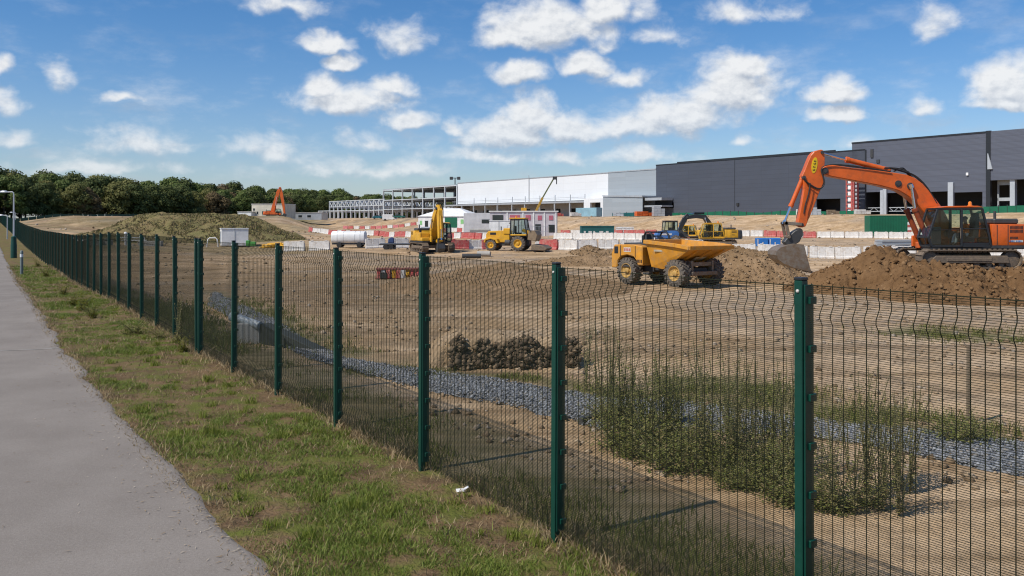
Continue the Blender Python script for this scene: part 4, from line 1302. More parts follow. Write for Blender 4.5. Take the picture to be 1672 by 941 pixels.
    for ln in g.get('links', []):
        for y in (yb - .27, yb + .27): mb.bar((ln[0][0], y, ln[0][1]), (ln[1][0], y, ln[1][1]), .06, .14)
    if g.get('links'):
        pins(mb, [ln[0] for ln in g['links']] + [g['links'][-1][1]], yb - .32, yb + .32, .075)
        mb.build('linkage', M_steel if g.get('hero') else M_dark, o, .01)
    if g.get('coupler'):
        mb = MB(); mb.prism(g['coupler'], yb - .22, yb + .22); mb.build('coupler', M_dark, o, .03)
    bw = g.get('bw', .62)
    b_ = g['bucket']                     # back outline from lip round to the upper edge
    mb = MB()
    th = .05
    rings = []
    for p in b_:
        rings.append(Vector((p[0], 0, p[1])))
    c = sum(rings, Vector()) / len(rings)
    inn = [p + (c - p).normalized() * th for p in rings]
    vs = [];
    for y in (yb - bw, yb + bw): vs += [(p.x, y, p.z) for p in rings] + [(p.x, y, p.z) for p in inn]
    n_ = len(rings); fs_ = []
    for i in range(n_ - 1):
        fs_ += [(i, i + 1, 2 * n_ + i + 1, 2 * n_ + i), (n_ + i, 3 * n_ + i, 3 * n_ + i + 1, n_ + i + 1)]
    fs_ += [(0, 2 * n_, 3 * n_, n_), (n_ - 1, 2 * n_ - 1, 4 * n_ - 1, 3 * n_ - 1)]
    mb.add(vs, fs_)
    for y in (yb - bw, yb + bw - .035): mb.prism([(p.x, p.z) for p in rings], y, y + .035)
    bk = mb.build('bucket', M_steel if g.get('hero') else M_dark, o)
    mb = MB(); d_ = (rings[0] - inn[0])
    t0 = g['teeth']
    for i in range(5):
        y = yb - bw + .1 + i * (2 * bw - .2) / 4
        mb.loft([[Vector((b_[0][0] + e * .0, y + a_, b_[0][1] + bb)) for a_, bb, e in ((-.06, -.05, 0), (.06, -.05, 0), (.06, .06, 0), (-.06, .06, 0))], [Vector((t0[0], y + a_ * .5, t0[1] + bb * .3)) for a_, bb in ((-.06, -.05), (.06, -.05), (.06, .06), (-.06, .06))]])
    mb.build('tooth', M_steel, bk)
    if g.get('plate'):
        pl = g['plate']; mb = MB()
        n_ = 20
        pts = [(pl[0] + math.cos(6.283 * i / n_) * pl[2] * 1.0, pl[1] + math.sin(6.283 * i / n_) * pl[3]) for i in range(n_)]
        c_, s_ = math.cos(pl[4]), math.sin(pl[4])
        pts = [(pl[0] + (x - pl[0]) * c_ - (z - pl[1]) * s_, pl[1] + (x - pl[0]) * s_ + (z - pl[1]) * c_) for x, z in pts]
        mb.prism(pts, yb + .21, yb + .222); bd = mb.build('badge', paint('badge yellow', (.75, .50, .01), .4), ar)
        mb = MB()
        for i, dz in enumerate((-.2, -.06, .08, .2)):
            x_, z_ = pl[0] - dz * s_, pl[1] + dz * c_
            mb.bx(x_ - .05, x_ + .05, yb + .222, yb + .23, z_ - .035, z_ - .015); mb.bx(x_ - .05 + .02 * (i % 2), x_ - .02, yb + .222, yb + .23, z_ - .03, z_ + .04); mb.bx(x_ + .02, x_ + .05, yb + .222, yb + .23, z_ - .03, z_ + .02)
        mb.build('lettering', M_frame, bd)
    return o


# the big orange one, side on
HX, HYY, HZ = 20.0, 39.3, .74


def hp(zx, zy, D=39.35):
    px, py = 1240 + zx / 3.764, 230 + zy / 3.764
    return (HX - (px - CX) * D / F, EYE - (py - HY) * D / F - HZ)


def hps(l, D=39.35): return [hp(a, b, D) for a, b in l]


G = dict(hero=1, decal=1, tx=.25,
         boom=hps([(372, 168), (400, 154), (440, 152), (560, 170), (700, 184), (820, 200), (890, 212), (940, 232), (985, 266), (1025, 310), (1065, 360), (1110, 420), (1150, 500), (1165, 560), (1150, 600), (1110, 610), (1075, 585), (1040, 520), (1000, 450), (950, 390), (900, 345), (840, 308), (720, 276), (560, 246), (430, 222), (395, 212), (370, 192)]),
         boom_pins=hps([(388, 187), (835, 266), (908, 280), (1130, 570)]),
         arm=hps([(350, 60), (372, 56), (389, 66), (393, 112), (390, 190), (384, 262), (352, 335), (322, 415), (290, 490), (276, 526), (252, 534), (226, 520), (236, 460), (252, 380), (264, 300), (262, 240), (252, 218), (270, 180), (292, 125), (306, 92), (326, 70)]),
         arm_pins=hps([(376, 74), (388, 187), (264, 228), (250, 516)]),
         arm_ram=hps([(800, 183), (532, 116), (378, 74)]),
         bucket_ram=hps([(266, 226), (192, 404), (154, 504)]),
         boom_ram=hps([(1000, 590), (928, 420), (906, 280)]), rammat=paint('worn orange ram', (.30, .06, .02), .45, dirt=(.12, .05, .03), amt=.4),
         hoses=[(hps([(1075, 390), (1010, 285), (940, 220), (860, 190), (790, 172)]), .16), (hps([(830, 190), (880, 172), (930, 222), (990, 262)]), -.05), (hps([(790, 196), (600, 168), (470, 154), (395, 160), (368, 182), (380, 230), (385, 275), (350, 300), (290, 268), (262, 236)]), .22), (hps([(300, 268), (290, 330), (270, 400), (262, 450)]), .22), (hps([(760, 172), (840, 176), (900, 195), (920, 215)]), 0.1)],
         links=[(hp(152, 506), hp(250, 514)), (hp(152, 506), hp(170, 590))],
         coupler=hps([(165, 592), (205, 556), (240, 535), (258, 548), (258, 580), (238, 622), (205, 640), (160, 642), (142, 622)]),
         bucket=hps([(290, 802), (240, 790), (180, 774), (125, 752), (92, 728), (78, 700), (82, 676), (105, 655), (150, 640), (200, 632), (246, 636)], 39.3),
         teeth=hp(322, 812), bw=.66, plate=(*hp(328, 153), .13, .36, .14))
hero = excavator('big orange tracked excavator sitting on the brown soil heap, boom stretched to the left', (HX, HYY, HZ), math.pi, 1.0, M_orange, M_orange, G)
# the operator in its cab
def skin_person(name, label, joints, edges, loc, rz, paints, lv=2, scale=1.0):
    me = bpy.data.meshes.new(name)
    me.from_pydata([j[:3] for j in joints], edges, [])
    o = bpy.data.objects.new(name, me); col.objects.link(o)
    md = o.modifiers.new('s', 'SKIN'); md.use_smooth_shade = True
    for i, j in enumerate(joints):
        d = me.skin_vertices[0].data[i]; r_ = j[3]
        d.radius = r_ if isinstance(r_, tuple) else (r_, r_); d.use_root = (i == 0)
    sb = o.modifiers.new('u', 'SUBSURF'); sb.levels = lv; sb.render_levels = lv
    dg_ = bpy.context.evaluated_depsgraph_get(); dg_.update()
    m2 = bpy.data.meshes.new_from_object(o.evaluated_get(dg_))
    o.modifiers.clear(); o.data = m2
    m2.materials.clear()
    for m_, fn in paints: m2.materials.append(m_)
    for f in m2.polygons:
        c = f.center
        for i, (m_, fn) in enumerate(paints):
            if fn(c): f.material_index = i
        f.use_smooth = True
    o.location = loc; o.rotation_euler.z = rz; o.scale = (scale,) * 3
    tag(o, label, 'person')
    return o


M_skin = paint('skin', (.42, .22, .14), .55, scale=6)
M_hiviz = paint('orange work jacket', (.62, .16, .03), .75, scale=8)
M_trous = paint('pale grey trousers', (.42, .45, .44), .85, scale=8)
M_boot = paint('dark boots', (.03, .028, .025), .7)
J = [(0, 0, .10, .14), (0.02, 0, .30, .13), (.04, 0, .48, (.17, .12)), (.05, 0, .58, .06), (.08, 0, .68, (.085, .10)), (.08, 0, .80, (.075, .085)),
     (.06, .19, .50, .065), (.16, .25, .26, .05), (.42, .22, .20, .038), (.50, .21, .22, .045),
     (.06, -.19, .50, .065), (.16, -.25, .26, .05), (.42, -.22, .20, .038), (.50, -.21, .22, .045),
     (.06, .10, .06, .10), (.46, .13, .08, .075), (.56, .13, -.32, .055), (.68, .13, -.38, .05),
     (.06, -.10, .06, .10), (.46, -.13, .08, .075), (.56, -.13, -.32, .055), (.68, -.13, -.38, .05)]
E = [(0, 1), (1, 2), (2, 3), (3, 4), (4, 5), (2, 6), (6, 7), (7, 8), (8, 9), (2, 10), (10, 11), (11, 12), (12, 13), (0, 14), (14, 15), (15, 16), (16, 17), (0, 18), (18, 19), (19, 20), (20, 21)]
op = skin_person('person', 'person in orange jacket and pale trousers seated in the orange excavator cab', J, E, (HX - .12, HYY - .84, HZ + 1.38), math.pi,
                 [(M_hiviz, lambda c: True), (M_trous, lambda c: c.z < .15 and (c.x > -.1)), (M_boot, lambda c: c.z < -.26), (M_skin, lambda c: c.z > .57 or (c.x > .44 and .14 < c.z < .3 and abs(c.y) > .16))])
mb = MB(); mb.lathe((.07, 0, .74), (0, 0, 1), [(0, .112), (.02, .115), (.08, .11), (.13, .07), (.15, .01)], 14); mb.bx(.1, .22, -.08, .08, .735, .75)
h_ = mb.build('helmet', paint('dark helmet', (.05, .05, .05), .4), op, 0, True)

# yellow and black excavator behind the dumper, side on
D = 102; a = at(1169, D); X1 = a.x; Z1 = a.z


def vp(px, py, D=D): return ((X1 - (px - CX) * D / F), EYE - (py - HY) * D / F - Z1)


bm_ = ribbon([vp(1166, 386), vp(1158, 366), vp(1150, 354.5), vp(1136, 353), vp(1120, 356)], [.22, .30, .27, .24, .18])
am_ = ribbon([vp(1123, 350), vp(1118, 358), vp(1112, 370), vp(1109, 382)], [.16, .28, .24, .15])
V = dict(cabmat=M_yellow, boom=bm_, boom_pins=[vp(1121, 355.5), vp(1150, 356)], arm=am_, arm_pins=[vp(1121, 355.5)],
         arm_ram=[vp(1150, 348), vp(1134, 348), vp(1122, 351)], bucket_ram=[vp(1116, 356), vp(1110, 366), vp(1108, 374)], boom_ram=[vp(1158, 386), vp(1155, 370), vp(1150, 357)],
         bucket=[vp(1122, 385), vp(1118, 387), vp(1110, 387), vp(1105, 383), vp(1106, 378), vp(1112, 376)], teeth=vp(1124, 383), cwmat=M_dark, tx=.1)
excavator('yellow excavator with a black boom standing on muddy tracks beyond the dumper', (X1, D, Z1), math.pi, 1.0, M_yellow, M_frame, V)
# second yellow one half hidden behind it
a = at(1134, 122); V2 = dict(V)
V2.update(boom=ribbon([(.6, 1.3), (1.2, 2.2), (2.2, 2.6), (3.4, 2.1)], [.3, .35, .32, .2]), boom_pins=[(3.4, 2.1)], arm=ribbon([(3.3, 2.4), (3.6, 1.5), (3.5, .5)], [.22, .28, .16]), arm_pins=[(3.4, 2.1)],
          arm_ram=[(1.8, 3.0), (2.6, 2.9), (3.3, 2.5)], bucket_ram=[(3.8, 1.8), (3.9, 1.1), (3.8, .6)], boom_ram=[(1.3, 1.2), (1.6, 1.8), (2.0, 2.3)], bucket=[(3.0, .2), (3.4, .0), (3.9, .05), (4.0, .4), (3.7, .6)], teeth=(2.9, .3), cwmat=M_yellow)
excavator('plain yellow excavator half hidden behind the yellow excavator with the black boom', a, math.pi - .5, .85, M_yellow, M_yellow, V2)
# yellow excavator facing the fence, arm hanging straight down
a = at(704, 80)
Y = dict(boom=ribbon([(.7, 1.2), (1.1, 2.2), (1.9, 3.35), (2.7, 3.95)], [.28, .36, .34, .22]), boom_pins=[(2.7, 3.95), (1.6, 2.9)], arm=ribbon([(2.35, 4.2), (2.8, 3.7), (3.0, 2.4), (3.05, .95)], [.2, .34, .27, .17]), arm_pins=[(2.7, 3.95), (3.05, 1.0)],
         arm_ram=[(1.3, 3.2), (1.9, 3.9), (2.4, 4.2)], bucket_ram=[(3.1, 3.3), (3.35, 2.1), (3.35, 1.2)], boom_ram=[(1.5, 1.1), (1.6, 2.1), (1.75, 2.9)], bucket=[(2.75, .1), (2.95, .0), (3.3, .05), (3.5, .35), (3.4, .75), (3.1, .9)], teeth=(2.65, .2), bw=.35,
         links=[((3.35, 1.2), (3.05, 1.1)), ((3.35, 1.2), (3.3, .8))], yb=-.05, hoses=[([(1.0, 2.6), (1.8, 3.75), (2.4, 4.4), (2.9, 4.0), (3.1, 3.2)], .15)])
excavator('yellow excavator facing the fence with its boom up and arm hanging straight down', a, R(-68), .97, M_yellow, M_yellow, Y)
# tall orange one far off by the cream block
D = 318; a = at(452, D); sc_ = 1.25


def op_(px, py): return ((px - 447) * D / F / sc_, (EYE - (py - HY) * D / F - a.z) / sc_)


O2 = dict(boom=ribbon([op_(444, 348), op_(447, 338), op_(452, 322), op_(457.5, 308)], [.4, .5, .45, .3]), boom_pins=[op_(457.5, 308)], arm=ribbon([op_(457, 306), op_(459.5, 316), op_(463, 336), op_(465, 350)], [.3, .45, .35, .25]), arm_pins=[op_(457.5, 308)],
          arm_ram=[op_(451, 316), op_(454, 310), op_(456, 306)], bucket_ram=[op_(462, 322), op_(464, 336), op_(465, 344)], boom_ram=[op_(448, 349), op_(450, 336), op_(453, 322)], bucket=[op_(461, 353), op_(464, 354.5), op_(467, 353), op_(467, 350), op_(464, 348)], teeth=op_(460, 352), bw=.6)
excavator('distant orange excavator, boom and arm raised in a narrow peak by the cream block', at(447, D), 0, sc_, M_orange, M_orange, O2)


# ------------------------------------------------------------------ wheels, dumper, loader
def wheel(root, c, r, w, rimmat=M_rim, ax=(0, 1, 0), lugs=18, name='wheel'):
    c = Vector(c); A = Vector(ax)
    mb = MB()
    mb.lathe(c - A * w / 2, A, [(w * .3, r * .5), (0, r * .55), (-.01, r * .70), (w * .06, r * .90), (w * .2, r * .955), (w * .8, r * .955), (w * .94, r * .90), (w + .01, r * .70), (w, r * .55), (w * .7, r * .5), (w * .3, r * .5)], 32, False)
    for k_ in range(lugs):
        for s_ in (-1, 1):
            a0 = 2 * math.pi * (k_ + (.25 if s_ > 0 else -.25)) / lugs
            M = Matrix.Rotation(a0, 3, 'Y'); p = c + M @ Vector((r * .965, s_ * w * .25, 0))
            M2 = M @ Matrix.Rotation(s_ * .6, 3, 'X')
            mb.box(p, (r * .085, w * .56, r * .12), M2)
            mb.box(c + M @ Vector((r * .86, s_ * w * .485, 0)), (r * .2, w * .06, r * .13), M)
    ty = mb.build('wheel', M_tyre, root)
    mb = MB()
    for s_ in (-1, 1):
        q = c + A * s_ * w * .47
        mb.lathe(q, A * s_, [(-w * .2, .05), (-w * .2, r * .30), (-.06, r * .50), (.015, r * .56), (.02, r * .53), (-.05, r * .46), (-w * .18, r * .28), (-w * .18, .04)], 24)
        mb.lathe(q - A * s_ * w * .2, A * s_, [(0, .02), (0, r * .24), (w * .16, r * .2), (w * .2, r * .1), (w * .2, .01)], 16)
        for k_ in range(8):
            t_ = k_ * math.pi / 4; mb.cyl(q - A * s_ * w * .2 + Vector((math.cos(t_) * r * .27, 0, math.sin(t_) * r * .27)), q - A * s_ * w * .1 + Vector((math.cos(t_) * r * .27, 0, math.sin(t_) * r * .27)), r * .03, 6)
    mb.build('rim', rimmat, ty)
    return ty


# site dumper: +x forward (skip end), +y left
CA = R(52); hx, hy = math.cos(CA), -math.sin(CA)
dl = Vector((8.05, 38.85, 0)); dl.z = gz(dl.x, dl.y) - .03
du = empty('dumper', dl, -CA); tag(du, 'amber articulated dumper with an empty skip and muddy wheels beyond the mesh fence', 'dumper')
# seen from the camera its right flank is the near one, local y is negative there
for s_ in (-1, 1):
    wheel(du, (0, s_ * 1.08, .60), .60, .52)
    wheel(du, (-2.95, s_ * 1.02, .60), .60, .50)
mb = MB(); mb.bx(-.25, .25, -.85, .85, .48, .74); mb.bx(-1.9, .35, -.45, .45, .62, .82); mb.bx(-3.9, -1.9, -.55, .55, .55, .9); mb.cyl((-1.85, 0, .45), (-1.85, 0, .95), .16, 12); mb.bx(-3.1, -2.8, -.8, .8, .5, .7)
mb.build('chassis', M_dark, du, .02)
mb = MB(); mb.bx(.33, .62, -.85, .85, .50, .68); mb.bx(.2, .5, -.75, -.62, .6, 1.15); mb.bx(.2, .5, .62, .75, .6, 1.15); mb.bx(.3, .48, -.6, .6, .9, 1.08); mb.build('skip_frame', M_steel, du, .02)
prof = [(-1.80, 2.02), (-1.62, .82), (-.92, .74), (-.40, .95), (.95, 1.66), (.98, 1.78), (.2, 1.92), (-1.1, 1.95), (-1.35, 2.02)]
W = 1.36
# hopper: outer and inner shell
def hop(f): return [Vector((x, y * f(z), z)) for x, z in prof for y in ()]
outer = [(-1.80, 2.02, 1.22), (-1.62, .82, 1.0), (-.92, .74, 1.0), (.98, 1.66, 1.46), (1.02, 1.80, 1.48)]
mb = MB()
pts_o = {s_: [Vector((x, s_ * w_, z)) for x, z, w_ in outer] + [Vector((.15, s_ * 1.42, 1.90)), Vector((-1.2, s_ * 1.27, 1.98))] for s_ in (-1, 1)}
pts_i = {s_: [Vector((x + (.06 if i == 0 else .05), s_ * (w_ - .06), z + (0 if i in (0, 4) else .06))) for i, (x, z, w_) in enumerate(outer)] + [Vector((.15, s_ * 1.36, 1.90)), Vector((-1.15, s_ * 1.21, 1.98))] for s_ in (-1, 1)}
vs = pts_o[-1] + pts_o[1] + pts_i[-1] + pts_i[1]
fs_ = [(0, 1, 2, 3, 4, 5, 6), (7, 13, 12, 11, 10, 9, 8), (0, 7, 8, 1), (1, 8, 9, 2), (2, 9, 10, 3), (3, 10, 11, 4),
       (14, 20, 19, 18, 17, 16, 15), (21, 22, 23, 24, 25, 26, 27), (14, 15, 22, 21), (15, 16, 23, 22), (16, 17, 24, 23), (17, 18, 25, 24),
       (0, 14, 21, 7), (4, 11, 25, 18), (4, 18, 19, 5), (5, 19, 20, 6), (6, 20, 14, 0), (11, 12, 26, 25), (12, 13, 27, 26), (13, 7, 21, 27)]
mb.add(vs, fs_); sk = mb.build('skip', M_amber, du)
mb = MB()
for s_ in (-1, 1):
    P_ = [Vector((-1.86, s_ * 1.24, 1.94)), Vector((-1.15, s_ * 1.29, 1.90)), Vector((.18, s_ * 1.45, 1.82)), Vector((.99, s_ * 1.49, 1.72))]
    for a_, b_ in zip(P_[:-1], P_[1:]): mb.bar(a_, b_, .09, .17)
mb.bar((.99, -1.49, 1.72), (.99, 1.49, 1.72), .10, .17); mb.bar((-1.82, -1.24, 1.96), (-1.82, 1.24, 1.96), .09, .14)
mb.build('rim', M_amber, sk, .015)
mb = MB()
for y in (-.7, .0, .7): mb.bar((-.85, y * .9, .70), (.93, y * 1.25, 1.60), .10, .09)
mb.build('rib', M_amber, sk, .01)
mb = MB(); mb.bx(-1.25, -.75, -1.245, -1.215, 1.52, 1.60); mb.build('lettering', paint('faded lettering', (.42, .36, .26), .6), sk)
mb = MB(); mb.add([(.1, -.35, 1.135), (.1, .35, 1.135), (.42, .35, 1.295), (.42, -.35, 1.295)], [(0, 1, 2, 3)]); mb.build('lettering', paint('faded pale decal', (.5, .42, .3), .6), sk)
# engine body over the rear axle
arch = [(-3.98, .70), (-3.98, 1.35), (-3.80, 1.78), (-2.55, 1.80), (-2.0, 1.72), (-2.0, .86), (-2.30, .86), (-2.36, 1.05), (-2.55, 1.24), (-2.95, 1.31), (-3.35, 1.24), (-3.56, 1.02), (-3.62, .70)]
mb = MB(); mb.prism(arch, -1.2, -.62); mb.prism(arch, .62, 1.2); mb.bx(-3.95, -2.02, -.62, .62, .9, 1.74); mb.build('engine_cover', M_amber, du, .04)
mb = MB(); mb.bx(-3.78, -3.52, -1.215, -1.1, 1.36, 1.7); mb.bx(-2.46, -2.40, -1.215, -1.1, 1.2, 1.74); mb.bx(-3.40, -3.34, -1.215, -1.1, 1.25, 1.76); mb.build('vent', M_frame, du, .02)
mb = MB(); mb.bx(-3.15, -2.72, -1.212, -1.19, 1.46, 1.66); pl_ = mb.build('plate', M_offwhite, du)
mb = MB()
for i in range(3): mb.bx(-3.12 + i * .14, -3.03 + i * .14, -1.22, -1.21, 1.5, 1.62)
mb.build('lettering', M_red, pl_)
mb = MB()
for i in range(4): mb.bx(-2.32 + i * .08, -2.27 + i * .08, -1.208, -1.195, .98, 1.12)
mb.build('lettering', M_frame, du)
mb = MB(); mb.bx(-3.6, -2.1, -.75, .75, 1.74, 1.86); mb.cyl((-3.4, .3, 1.8), (-3.4, .3, 2.2), .05, 8); mb.bx(-2.2, -1.95, -.7, .7, 1.3, 1.95); mb.build('bonnet_top', M_dark, du, .03)
mb = MB()
for y in (-.55, .55): mb.tube([(-2.55, y, 1.75), (-2.5, y, 2.2), (-2.38, y, 2.36), (-2.15, y, 2.38), (-1.98, y, 2.2), (-1.92, y, 1.8)], .045, 8)
mb.bar((-2.38, -.55, 2.36), (-2.38, .55, 2.36), .07); mb.build('roll_bar', M_frame, du, 0, True)
mb = MB(); mb.bx(-2.65, -2.25, -.28, .28, 1.84, 1.96); mb.bx(-2.75, -2.62, -.28, .28, 1.9, 2.3); mb.build('seat', M_seat, du, .04)
mb = MB(); mb.lathe((-2.02, 0, 2.1), (.5, 0, .8), [(0, .17), (.015, .2), (.03, .17)], 18); mb.cyl((-1.95, 0, 1.8), (-2.0, 0, 2.1), .03, 6); mb.build('steering_wheel', M_frame, du)
mb = MB(); mb.bx(-3.3, -2.6, -1.25, -.6, .78, .86); mb.bx(-2.1, -1.75, -1.05, -.8, .45, .55); mb.build('step', M_dark, du)
for s_ in (-1, 1): cylinder(du, 'tipping_ram', (-1.6, s_ * .5, .72), (-1.1, s_ * .5, .8), (-.5, s_ * .5, .95), .07, .04, M_dark)


def small_cab(root, x0, x1, w, z0, z1, frame, roofm, rake=.15):
    mb = MB()
    P4 = [(x1, z0), (x1 - rake, z1), (x0 + rake * .3, z1), (x0, z0)]
    for s_ in (-1, 1):
        for i in range(4): mb.bar((P4[i][0], s_ * w, P4[i][1]), (P4[(i + 1) % 4][0], s_ * w, P4[(i + 1) % 4][1]), .09)
        mb.bar(((x0 + x1) / 2, s_ * w, z0), ((x0 + x1) / 2, s_ * w, z1), .07)
    for x, z in P4: mb.bar((x, -w, z), (x, w, z), .08)
    c = mb.build('cab', frame, root, .01)
    mb = MB(); mb.bx(x0 - .05, x1 - rake + .1, -w - .1, w + .1, z1 + .04, z1 + .15); mb.build('roof', roofm, c, .03)
    mb = MB()
    for s_ in (-1, 1): mb.prism(P4, s_ * w - .005, s_ * w + .005)
    mb.add([(x1, -w, z0), (x1, w, z0), (x1 - rake, w, z1), (x1 - rake, -w, z1)], [(0, 1, 2, 3)]); mb.add([(x0, -w, z0), (x0, w, z0), (x0 + rake * .3, w, z1), (x0 + rake * .3, -w, z1)], [(0, 1, 2, 3)])
    mb.build('glass', M_glass, c)
    mb = MB(); mb.bx(x0 + .35, x0 + .85, -.28, .28, z0, z0 + .35); mb.bx(x0 + .25, x0 + .4, -.28, .28, z0 + .3, z0 + .95); mb.build('seat', M_seat, c, .03)
    return c


# wheeled loader
a = at(833, 80.5); lo = empty('wheel_loader', a, R(-14)); tag(lo, 'yellow wheeled loader with a dark glazed cab beside the red and white barriers', 'loader')
for s_ in (-1, 1):
    wheel(lo, (-1.55, s_ * .95, .52), .52, .42, M_yellow, lugs=16); wheel(lo, (1.0, s_ * 1.0, .68), .68, .5, M_yellow, lugs=16)
mb = MB(); mb.prism([(-2.15, .75), (-2.15, 1.5), (-1.95, 1.78), (-.45, 1.85), (.1, 1.85), (.1, .75)], -.55, .55); mb.build('bonnet', M_yellow, lo, .05)
mb = MB(); mb.prism([(-2.2, .75), (-2.1, 1.12), (-1.55, 1.22), (-.95, 1.1), (-.8, .7), (-1.0, .7), (-1.1, .95), (-1.55, 1.08), (-2.0, .95), (-2.05, .75)], -1.2, 1.2); mb.bx(.3, 1.75, -1.15, -.7, 1.38, 1.5); mb.bx(.3, 1.75, .7, 1.15, 1.38, 1.5); mb.build('mudguard', M_yellow, lo, .03)
mb = MB(); mb.bx(-1.9, 1.9, -.45, .45, .45, .95); mb.cyl((-.3, -.7, .75), (.2, -.7, .75), .25, 14); mb.bx(-.1, .1, -.85, .85, .6, 1.0); mb.build('chassis', M_dark, lo, .03)
small_cab(lo, .15, 1.75, .68, 1.3, 2.85, M_frame, M_yellow, .28)
mb = MB(); mb.bx(-1.75, -1.2, -.57, -.55, 1.45, 1.65); mb.build('grille', M_frame, lo)
mb = MB(); mb.bx(-.5, .15, -.62, -.2, 1.5, 2.05); mb.build('filter_box', M_yellow, lo, .05)
mb = MB(); mb.cyl((-.9, .2, 1.8), (-.9, .2, 2.2), .05, 8); mb.build('exhaust', M_dark, lo)
mb = MB()
for s_ in (-.55, .55): mb.prism(ribbon([(1.3, 1.9), (2.0, 1.6), (2.6, .9)], [.14, .16, .12]), s_ - .08, s_ + .08)
mb.bx(1.75, 2.2, -.6, .6, 1.15, 1.8); mb.build('lift_arm', M_yellow, lo, .02)
mb = MB(); mb.prism([(1.85, 1.0), (2.6, .9), (2.75, 1.45), (2.5, 1.85), (1.95, 1.85)], -1.0, 1.0); mb.build('front_box', paint('dusty brown steel', (.22, .16, .10), .7, dirt=DUST, amt=.4), lo, .03)
mb = MB(); mb.prism([(2.2, .08), (3.5, .05), (3.7, .25), (3.3, .5), (2.3, .6)], -1.25, 1.25); mb.build('bucket', M_track, lo, .03)
mb = MB(); mb.tube([(1.75, -1.0, 1.5), (1.95, -1.15, 2.3)], .02, 6); mb.bx(1.9, 1.95, -1.3, -1.08, 2.1, 2.5); mb.build('mirror', M_frame, lo)
mb = MB(); mb.lathe((.5, .3, 2.98), (0, 0, 1), [(0, .1), (.16, .08), (.2, .02)], 10); mb.build('beacon', MATS['beacon orange'], lo)

# blue wheeled carrier with a cab
a = at(1090, 100); bl = empty('tractor', a, R(184)); tag(bl, 'small blue tractor with a square dark cab behind the dumper skip', 'tractor')
for s_ in (-1, 1):
    wheel(bl, (.85, s_ * .8, .45), .45, .34, M_offwhite, lugs=14); wheel(bl, (-.7, s_ * .85, .55), .55, .4, M_offwhite, lugs=14)
mb = MB(); mb.prism([(-1.1, .7), (-1.2, 1.3), (-.9, 1.62), (.2, 1.62), (1.3, 1.5), (1.42, 1.1), (1.35, .7)], -.7, .7); mb.build('bonnet', M_blue, bl, .06)
mb = MB(); mb.bx(-1.2, 1.3, -.4, .4, .4, .75); mb.build('chassis', M_dark, bl)
mb = MB(); mb.bx(-.3, .95, .702, .72, 1.1, 1.3); mb.build('decal', M_offwhite, bl)
small_cab(bl, -1.0, .5, .62, 1.62, 2.6, M_dark, M_dark, .1)
mb = MB(); mb.tube([(1.3, 0, 1.0), (2.2, .2, .9), (2.6, .2, .3)], .12, 8); mb.build('tow_arm', M_dark, bl)

# mobile crane behind the white shed's forecourt
D = 286; a = at(876, D); cr = empty('mobile_crane', a); tag(cr, 'mobile crane with a long thin yellow jib leaning to the right before the white shed', 'crane')
b0 = pt(873, 350, D) - a; b1 = pt(886, 323, D) - a; b2 = pt(904, 292, D) - a
mb = MB(); mb.bar(b0, b1, .65, .75); mb.build('jib_base', paint('dull yellow paint', (.40, .25, .04), .5), cr, .05)
mb = MB(); mb.bar(b1, b2, .4, .45); mb.build('jib_extension', paint('dull green paint', (.12, .14, .06), .5), cr, .05)
mb = MB(); mb.bx(b2.x - .3, b2.x + 1.1, -.4, .4, b2.z - .3, b2.z + .7); mb.bx(b2.x + .8, b2.x + 1.1, -.2, .2, b2.z - 1.8, b2.z); mb.build('jib_head', M_dark, cr)
mb = MB(); mb.bx(-4, 5, -1.3, 1.3, .8, 2.0); mb.bx(-5, -3.2, -1.2, 1.2, 1.2, 3.0); mb.build('carrier', M_yellow, cr, .1)
for x_ in (-3.5, -.5, 1.5, 3.5):
    for s_ in (-1, 1): 
        mb = MB(); mb.lathe((x_, s_ * 1.2 - .2, .65), (0, 1, 0), [(0, .2), (0, .62), (.4, .62), (.4, .2)], 16); mb.build('wheel', M_tyre, cr)

# white tank trailer
a = at(570, 92); tk = empty('tank_trailer', a, R(-3)); tag(tk, 'white cylindrical tank trailer standing on the bare earth left of the yellow excavator', 'trailer')
pr = []
for i in range(28):
    t_ = 2 * math.pi * i / 28; c_, s_ = math.cos(t_), math.sin(t_)
    pr.append((math.copysign(abs(c_) ** .75, c_) * .72, math.copysign(abs(s_) ** .75, s_) * .66))
mb = MB()
rings = []
for x_, f_ in [(-1.75, .90), (-1.72, .97), (-1.62, 1), (1.62, 1), (1.72, .97), (1.75, .90)]: rings.append([Vector((x_, y * f_, 1.05 + z * f_)) for y, z in pr])
mb.loft(rings); tkb = mb.build('tank', M_white, tk, 0, True)
for x_ in (-1.1, -.45, .75, 1.3):
    mb = MB(); mb.loft([[Vector((x_ + e, y * 1.012, 1.05 + z * 1.012)) for y, z in pr] for e in (-.02, .02)]); mb.build('band', M_galv, tkb)
mb = MB(); mb.bx(-1.766, -1.74, -.35, .35, .85, 1.5); mb.build('end_hatch', M_dark, tkb, .01)
mb = MB(); mb.bx(-1.7, 1.75, -.5, .5, .30, .46); mb.bar((1.7, 0, .4), (2.6, 0, .35), .08); mb.build('chassis', M_dark, tk)
for x_ in (-.9, 1.2):
    for s_ in (-1, 1):
        mb = MB(); mb.lathe((x_, s_ * .6 - .1, .27), (0, 1, 0), [(0, .1), (0, .26), (.2, .26), (.2, .1)], 18); mb.build('wheel', M_black, tk, 0, True)

